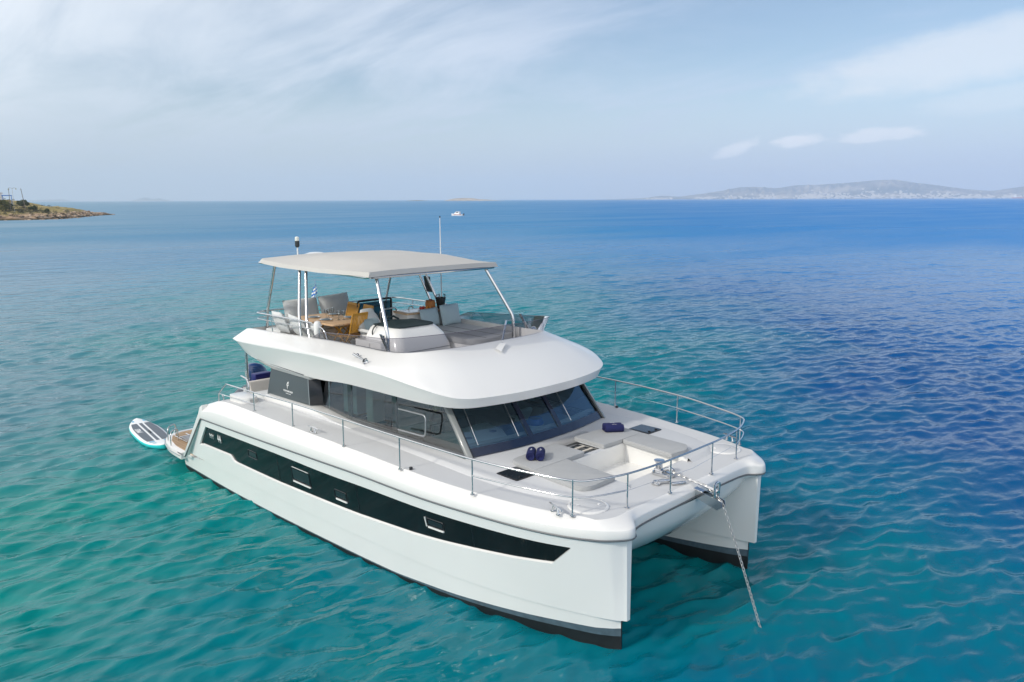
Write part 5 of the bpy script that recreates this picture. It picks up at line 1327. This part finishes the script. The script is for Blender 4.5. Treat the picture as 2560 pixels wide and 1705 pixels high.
# wet bar with timber rim and its sink
wb = MB().prism(roundpoly([(-2.10, .50), (-1.52, .42), (-1.42, 1.80), (-2.02, 1.80)], .04), 2, FZ, 4.04).build('wet_bar', gel, cat)
MB().prism(roundpoly([(-2.14, .46), (-1.48, .38), (-1.38, 1.84), (-2.06, 1.84)], .04), 2, 4.04, 4.07).build('timber_top', teaktable, wb)
MB().prism(roundpoly([(-2.05, .56), (-1.58, .50), (-1.50, 1.20), (-1.98, 1.22)], .03), 2, 4.071, 4.078).build('white_top', gel, wb)
MB().tube([(-1.98, .82, 4.07), (-1.96, .82, 4.15), (-1.88, .84, 4.165), (-1.84, .85, 4.13)], .012, 7).build('tap', steel, wb)
# sun lounge pad by the deflector
spb = MB().prism(roundpoly([(-1.36, .34), (-.2, .34), (.78, -.16+.5), (.98, .72), (.72, 1.76), (-1.40, 1.84)], [.03, .05, .2, .3, .15, .03]), 2, FZ, 3.62).build('lounge_base', gel, cat, bevel=.03)
MB().prism(roundpoly([(-1.34, .30), (-.2, .30), (.74, .34), (.94, .72), (.68, 1.72), (-1.38, 1.80)], [.03, .05, .2, .3, .15, .03]), 2, 3.622, 3.74).build('lounge_pad', cush, spb, bevel=.035, seg=3)
for y in (.78, 1.26): MB().tube([(-1.34, y, 3.742), (.80, y*.96, 3.742)], .006, 5).build('pad_seam', rub, spb)

def pillow(label, c, w, h, t, rot, m_, grp='loose cushions on the flybridge', nm='cushion'):
    rows = []; k = 13
    for side_ in (1, -1):
        rr_ = []
        for i in range(k):
            a = -1+2*i/(k-1); row = []
            for j in range(k):
                b = -1+2*j/(k-1); e = (1-abs(a)**2.6)*(1-abs(b)**2.6)
                pin = 1-.10*(1-abs(a))*abs(b)**4-.0
                pin2 = 1-.10*(1-abs(b))*abs(a)**4
                row.append((b*w/2*pin2, a*h/2*pin, side_*(t/2*max(e, 0)**.55)))
            rr_.append(row)
        rows.append(rr_)
    mb = MB()
    for rr_ in rows: mb.loft(rr_)
    o = mb.build(nm, m_, None, ang=80)
    o.matrix_world = Matrix.Translation(c) @ rot; tag(o, label, 'cushion', grp); return o
def up_rot(az_deg, tilt_deg, roll=0):
    # pillow standing: its face normal points along azimuth az, leaning back by tilt
    return Matrix.Rotation(R(az_deg), 4, 'Z') @ Matrix.Rotation(R(90-tilt_deg), 4, 'Y') @ Matrix.Rotation(R(90+roll), 4, 'Z')
pillow('blue grey cushion leaning on the wet bar under the fruit', (-1.30, .92, 3.96), .62, .42, .16, up_rot(8, 14), bluecush)
pillow('large blue grey cushion at the right end of the wet bar', (-1.24, 1.50, 3.97), .62, .50, .18, up_rot(4, 14), bluecush)
# aft L-shaped sofa
MB().prism([(-4.05, -1.85), (-3.35, -1.85), (-3.35, .7), (-4.05, .7)], 2, FZ, 3.62).build('flybridge_sofa', gel, cat, bevel=.02)
MB().prism([(-3.35, -1.85), (-1.75, -1.85), (-1.75, -1.55), (-3.35, -1.55)], 2, FZ, 3.62).build('flybridge_sofa', gel, cat, bevel=.02)
MB().prism([(-4.03, -1.83), (-3.37, -1.83), (-3.37, .68), (-4.03, .68)], 2, 3.622, 3.72).build('sofa_pad', fabric, cat, bevel=.03)
pillow('big pale grey pillow in the middle of the aft sofa behind the table', (-3.92, -.92, 4.06), .92, .56, .22, up_rot(0, 16), fabric)
pillow('big grey pillow right of the table glasses against the aft rail', (-3.92, .02, 4.09), .86, .56, .22, up_rot(0, 16, 3), fabric)
pillow('pale grey pillow leaning at the aft end of the starboard flybridge rail', (-3.35, -1.80, 3.93), .78, .52, .20, up_rot(78, 20, -4), fabric)
pillow('pale grey pillow beside the twin posts on the starboard flybridge rail', (-2.62, -1.76, 3.90), .78, .50, .20, up_rot(82, 22, 6), fabric)
pillow('small pale pillow nearest the bow along the starboard flybridge rail', (-1.98, -1.74, 3.85), .55, .42, .18, up_rot(86, 22, -5), fabric)
# fender and folding aft locker things by the post
fd = MB().lathe([(0.0001, -.16), (.05, -.15), (.075, -.10), (.08, .12), (.06, .17), (.02, .19), (0.0001, .19)], (0, 0, 0), 16).build('fender', gel); fd.location = (-1.62, -1.90, 3.96); tag(fd, 'small white fender upright beside the starboard twin posts', 'fender')
MB().tube(rcorner([(-1.50, -1.93, 3.78), (-1.50, -1.93, 4.05), (-1.30, -1.93, 3.98), (-1.22, -1.93, 3.78)], .08), .016, 7).build('hand_hoop', steel, cat, ang=70)

# dining table with its setting
tb = thing('dining_table', 'light teak dining table laid for four on the flybridge', 'table', (-2.45, -1.05, FZ))
MB().prism(roundpoly([(-.88, -.50), (.86, -.50), (.86, .50), (-.88, .50)], .10), 2, .69, .725).build('tabletop', teaktable, tb, bevel=.008)
for x in (-.5, .5):
    MB().tube([(x, -.30, 0), (x, .26, .69)], .022, 7).build('leg', teakchair, tb); MB().tube([(x+.05, .30, 0), (x+.05, -.26, .69)], .022, 7).build('leg', teakchair, tb)
MB().tube([(-.5, 0, .35), (.5, 0, .35)], .018, 7).build('stretcher', teakchair, tb)
tz = FZ+.727
def plate(x, y, lb):
    T = thing('plate', lb, 'plate', (x, y, tz), 0, 'plates on the dining table')
    MB().lathe([(.07, 0), (.13, .008), (.145, .020), (.135, .019), (.08, .010), (0.0001, .010)], (0, 0, 0), 28).build('dish', platem, T)
    MB().lathe([(.095, .011), (.10, .022), (.09, .026), (0.0001, .026)], (0, 0, 0), 22).build('inner_bowl', mat('slate_blue_glaze', (.10, .16, .20), .3) if 'slate_blue_glaze' not in bpy.data.materials else bpy.data.materials['slate_blue_glaze'], T); return T
plate(-2.86, -1.24, 'white plate nearest the aft sofa on the starboard side of the table')
plate(-2.32, -1.26, 'white plate in the middle of the near table edge')
plate(-2.94, -.66, 'white plate on the far side of the table behind the wine glasses')
plate(-2.26, -.66, 'white plate partly hidden behind the nearest teak chair')
def wine(x, y, lb):
    T = thing('wine_glass', lb, 'glass', (x, y, tz), 0, 'wine glasses on the dining table')
    MB().lathe([(.033, 0), (.030, .004), (.006, .010), (.005, .085)], (0, 0, 0), 14).build('stem', drinkglass, T)
    MB().lathe([(.005, .085), (.028, .105), (.040, .14), (.038, .18), (.031, .205)], (0, 0, 0), 16).build('bowl', drinkglass, T)
for q in ((-2.62, -1.0, 'front left wine glass of the pair between the plates'), (-2.55, -1.10, 'front right wine glass of the pair between the plates'), (-2.16, -1.02, 'wine glass right of the middle plate'), (-2.08, -.94, 'wine glass nearest the nearest teak chair'), (-2.72, -.82, 'wine glass beside the far plate')): wine(*q)
# folding teak chairs
def chair_parts(T):
    # local: chair faces +x; seat at .42, back at x=-.2 leaning aft
    s = MB()
    for k in range(7): s.box((-.17+.058*k, 0, .425), (.045, .42, .018))
    s.build('seat', teakchair, T)
    for q in (-1, 1):
        MB().tube([(.20, q*.215, 0), (-.17, q*.215, .46), (-.30, q*.215, .93)], .018, 6).build('back_leg', teakchair, T)
        MB().tube([(-.24, q*.19, 0), (.20, q*.19, .43)], .017, 6).build('front_leg', teakchair, T)
    b = MB()
    b.box((-.297, 0, .915), (.025, .44, .06), Matrix.Rotation(R(-15), 3, 'Y')); b.box((-.195, 0, .53), (.022, .42, .04), Matrix.Rotation(R(-15), 3, 'Y'))
    for k in range(9):
        y = -.168+.042*k; b.add([], []); M_ = frame((-.246, y, .72), (0, 1, 0), (-.27, 0, 1)); m2 = MB().box((0, 0, 0), (.026, .38, .012)).moved(M_); b.add(m2.v, m2.f)
    b.build('slatted_back', teakchair, T)
    MB().tube([(-.20, -.2, .22), (-.20, .2, .22)], .012, 6).build('stretcher', teakchair, T)
c0 = thing('teak_chair', 'folding teak chair with its slatted back to the bow, nearest the camera', 'chair', (-1.72, -.98, FZ), R(187), 'folding teak chairs round the dining table')
chair_parts(c0)
dup(c0, (-3.05, -.30, FZ), R(-88), 'folding teak chair on the far side of the table, nearer the stern')
dup(c0, (-2.45, -.32, FZ), R(-97), 'folding teak chair on the far side of the table, partly behind the nearest chair')
# fruit, pot and ice bucket on the bar
bt = 4.08
pot = thing('terracotta_pot', 'round terracotta pot standing on the wet bar beside the black bucket', 'pot', (-1.72, 1.28, bt)); MB().lathe([(.07, 0), (.12, .05), (.125, .14), (.11, .19), (.118, .21), (.10, .21), (.09, .15), (0.0001, .14)], (0, 0, 0), 24).build('vessel', skin_terra, pot)
MB().lathe([(0.0001, .16), (.05, .16), (.03, .24), (0.0001, .25)], (.02, 0, 0), 10).build('contents', mat('dark_red_fill', (.18, .02, .01), .6), pot)
fp = thing('fruit_platter', 'white platter of red and orange fruit on the wet bar', 'platter', (-1.66, 1.06, bt))
MB().lathe([(.09, 0), (.17, .012), (.18, .02), (.1, .012), (0.0001, .012)], (0, 0, 0), 24).build('dish', platem, fp)
fi = 0
for x, y, r_, mm in ((-.06, -.08, .04, redm), (.02, -.10, .036, redm), (-.02, -.03, .042, redm), (.07, .0, .036, orangem), (.0, .06, .04, orangem), (.07, .09, .034, orangem), (-.08, .03, .04, greenm)):
    MB().lathe([(0.0001, -r_), (r_*.6, -r_*.8), (r_, 0), (r_*.6, r_*.8), (0.0001, r_)], (x, y, .012+r_), 12).build('fruit', mm, fp, ang=80)
ib = thing('ice_bucket', 'black tapered ice bucket with a bottle in it on the wet bar', 'bucket', (-1.62, 1.52, bt))
MB().lathe([(.075, 0), (.085, .02), (.125, .24), (.13, .27), (.12, .27), (.11, .20), (0.0001, .19)], (0, 0, 0), 26).build('pail', blackp, ib)
for q in (-1, 1): MB().tube(rcorner([(0, q*.125, .25), (0, q*.15, .33), (.0, q*.09, .34)], .03), .012, 6).build('handle', blackp, ib)
MB().lathe([(.035, .1), (.035, .24), (.014, .30), (.014, .37), (0.0001, .37)], (.02, -.02, 0), 12).moved(Matrix.Rotation(.12, 4, 'X')).build('bottle', mat('bottle_green', (.03, .015, .05), .2), ib)

# ensign and davit at the stern
fg = thing('ensign', 'small blue and white flag hanging at the stern behind the flybridge', 'flag', (-5.45, .48, 3.25))
MB().tube([(0, 0, -1.3), (-.12, 0, 1.35)], .012, 6).build('staff', steel, fg)
fgm = MB()
for k in range(5): fgm.loft([[(-.08-.035*i, .03*math.sin(i*1.6+k*.4), 1.22-.035*i-.05*k-.05*q) for i in range(7)] for q in (0, 1)], mi=k % 2)
fgm.build('cloth', [bluem, whitep], fg, ang=80)

# ================================================================== tender on the platform
td = thing('inflatable_tender', 'grey inflatable tender with a blue outboard lying on the swim platform', 'tender', (-7.15, -.36, .62))
tubep = []
for s_ in (-1, 1): pass
cn = [(-.10, 0), (.06, 0), (.2, 0)]
for s_ in (-1, 1):
    pts = [(s_*.52, -.62, .72), (s_*.52, -.48, .72), (s_*.52, -.2, .71), (s_*.52, 1.4, .70), (s_*.48, 2.0, .72), (s_*.28, 2.55, .78), (0, 2.72, .80)]
    P_ = cr(pts, 30); n0 = len(P_)
    MB().tube([tuple(p) for p in P_], [np.interp(i, [0, 1, 3, n0], [.04, .12, .21, .21]) for i in range(n0)], 16).build('tube', tubem, td, ang=60)
    MB().tube([(p[0]+s_*.205, p[1], p[2]-.03) for p in P_[3:22]], .022, 6).build('rubbing_band', mat('light_grey_band', (.3, .32, .34), .6) if 'light_grey_band' not in bpy.data.materials else bpy.data.materials['light_grey_band'], td)
MB().loft([[(-.42, y, .62), (-.2, y, .42), (0, y, .30+.1*max(0, y-1)), (.2, y, .42), (.42, y, .62)] for y in (.0, .8, 1.6, 2.3)], cap=True).build('hull', gel, td)
MB().box((0, 0, .74), (.84, .06, .42)).build('transom', gel, td, bevel=.01)
MB().box((0, 1.0, .80), (.8, .3, .2)).build('thwart', beige, td, bevel=.03)
ob = MB().loft([[(w*math.cos(t), -.22+d*math.sin(t)-sh, z) for t in np.linspace(0, 2*math.pi, 19)[:-1]] for z, w, d, sh in ((1.06, .16, .22, -.06), (1.15, .20, .29, -.06), (1.30, .215, .31, -.05), (1.45, .205, .29, -.02), (1.57, .15, .22, .02), (1.63, .07, .10, .06))], closed=True, cap=True).build('outboard', motorb, td, ang=60)
MB().box((0, -.16, .80), (.16, .20, .5)).build('midsection', black, ob, bevel=.02)
MB().tube([(0, -.50, 1.28), (0, -.51, 1.42), (0, -.42, 1.58)], .006, 5).build('cowl_seam', whitep, ob)
for y in (.3, 1.6): MB().box((0, y, .10), (1.0, .10, .68)).build('chock', gel, td, bevel=.02)

# ================================================================== paddle board astern
sp = thing('paddle_board', 'turquoise and white paddle board floating astern with a dark grey pad', 'paddle board', (-9.72, -2.60, .02), math.atan2(-2.75+2.35, -8.25+11.15))
Ls = 1.62; hw = .42
xs = np.linspace(-1, 1, 49)
def bw(t): return hw*max(0, 1-abs(t)**2.6)**.62 if t < 0 else hw*max(0, 1-abs(t)**2.9)**.66
rings = []; 
for t in xs:
    w = max(bw(t), .012); rk = .07*max(0, abs(t)-.55)**2*4
    rings.append([(t*Ls, y*w, z+rk) for y, z in ((-.80, .0), (-.97, .025), (-1.0, .07), (-.97, .112), (-.86, .135), (-.4, .142), (.4, .142), (.86, .135), (.97, .112), (1.0, .07), (.97, .025), (.80, .0))])
b_ = MB().loft(rings, closed=True, cap=True)
for i, f in enumerate(b_.f[:-2]): b_.mi[i] = 1 if (i % 12) in (3, 4, 5, 6, 7) else 0
b_.build('board', [sup_t, sup_w], sp, ang=60)
def pad(y0, y1, x0, x1, m_, z=.146, nm='deck_pad', par=None):
    top_ = []; bot_ = []
    for x in np.linspace(x0, x1, 30):
        w = bw(x/Ls)*.80; a = max(-w, min(w, y0)); b = max(-w, min(w, y1)); rk = .07*max(0, abs(x/Ls)-.55)**2*4
        top_.append((x, a, z+rk)); bot_.append((x, b, z+rk))
    return MB().loft([top_, bot_]).build(nm, m_, par or sp, ang=80)
pad(-.40, -.10, -1.12, .95, sup_g); pad(-.045, .045, -1.12, .95, sup_g); pad(.10, .40, -1.12, .95, sup_g)
for a, b in ((-1.42, -1.30), (1.0, 1.12), (1.22, 1.30)):
    pad(-.26, -.12, a, b, sup_b, .147, 'blue_stripe'); pad(.12, .26, a, b, sup_b, .147, 'blue_stripe')
text_mb('STRAY', .19, .001, .9, .9, .006).moved(frame((-.28, -.235, .1475), (1, 0, 0), (0, 1, 0))).build('lettering', whitep, sp, ang=180)
MB().tube([(-.10, 0, .147), (-.05, 0, .185), (.05, 0, .185), (.10, 0, .147)], .014, 7).build('carry_handle', blackp, sp)
MB().prism([(-1.45, .0), (-1.25, .0), (-1.40, -.22), (-1.5, -.2)], 1, -.01, .01).build('fin', blackp, sp)
ro = MB().tube(cr([(-8.30, -2.78, .16), (-8.22, -2.72, .05), (-8.2, -2.6, .22), (-8.22, -2.45, .60)], 20), .008, 5).build('tether_line', whitep); tag(ro, 'thin white line tying the paddle board to the swim platform', 'line')

# ------------------------------------------------------------------ haze in the sea air
def haze():
    me = MB().box((0, 0, 0), (26000, 26000, 404)).build('haze', bpy.data.materials.new('sea_haze')); me.location = (0, 0, 197)
    M_ = me.data.materials[0]; M_.use_nodes = True; nt = M_.node_tree; nt.nodes.clear()
    v = nt.nodes.new('ShaderNodeVolumePrincipled'); v.inputs['Color'].default_value = (.69, .775, .875, 1); v.inputs['Density'].default_value = 1.35e-4; v.inputs['Anisotropy'].default_value = 0.0
    o = nt.nodes.new('ShaderNodeOutputMaterial'); nt.links.new(v.outputs[0], o.inputs['Volume'])
    me['kind'] = 'stuff'; me['label'] = 'thin pale sea haze that fades the far shore'; me['category'] = 'haze'
haze()
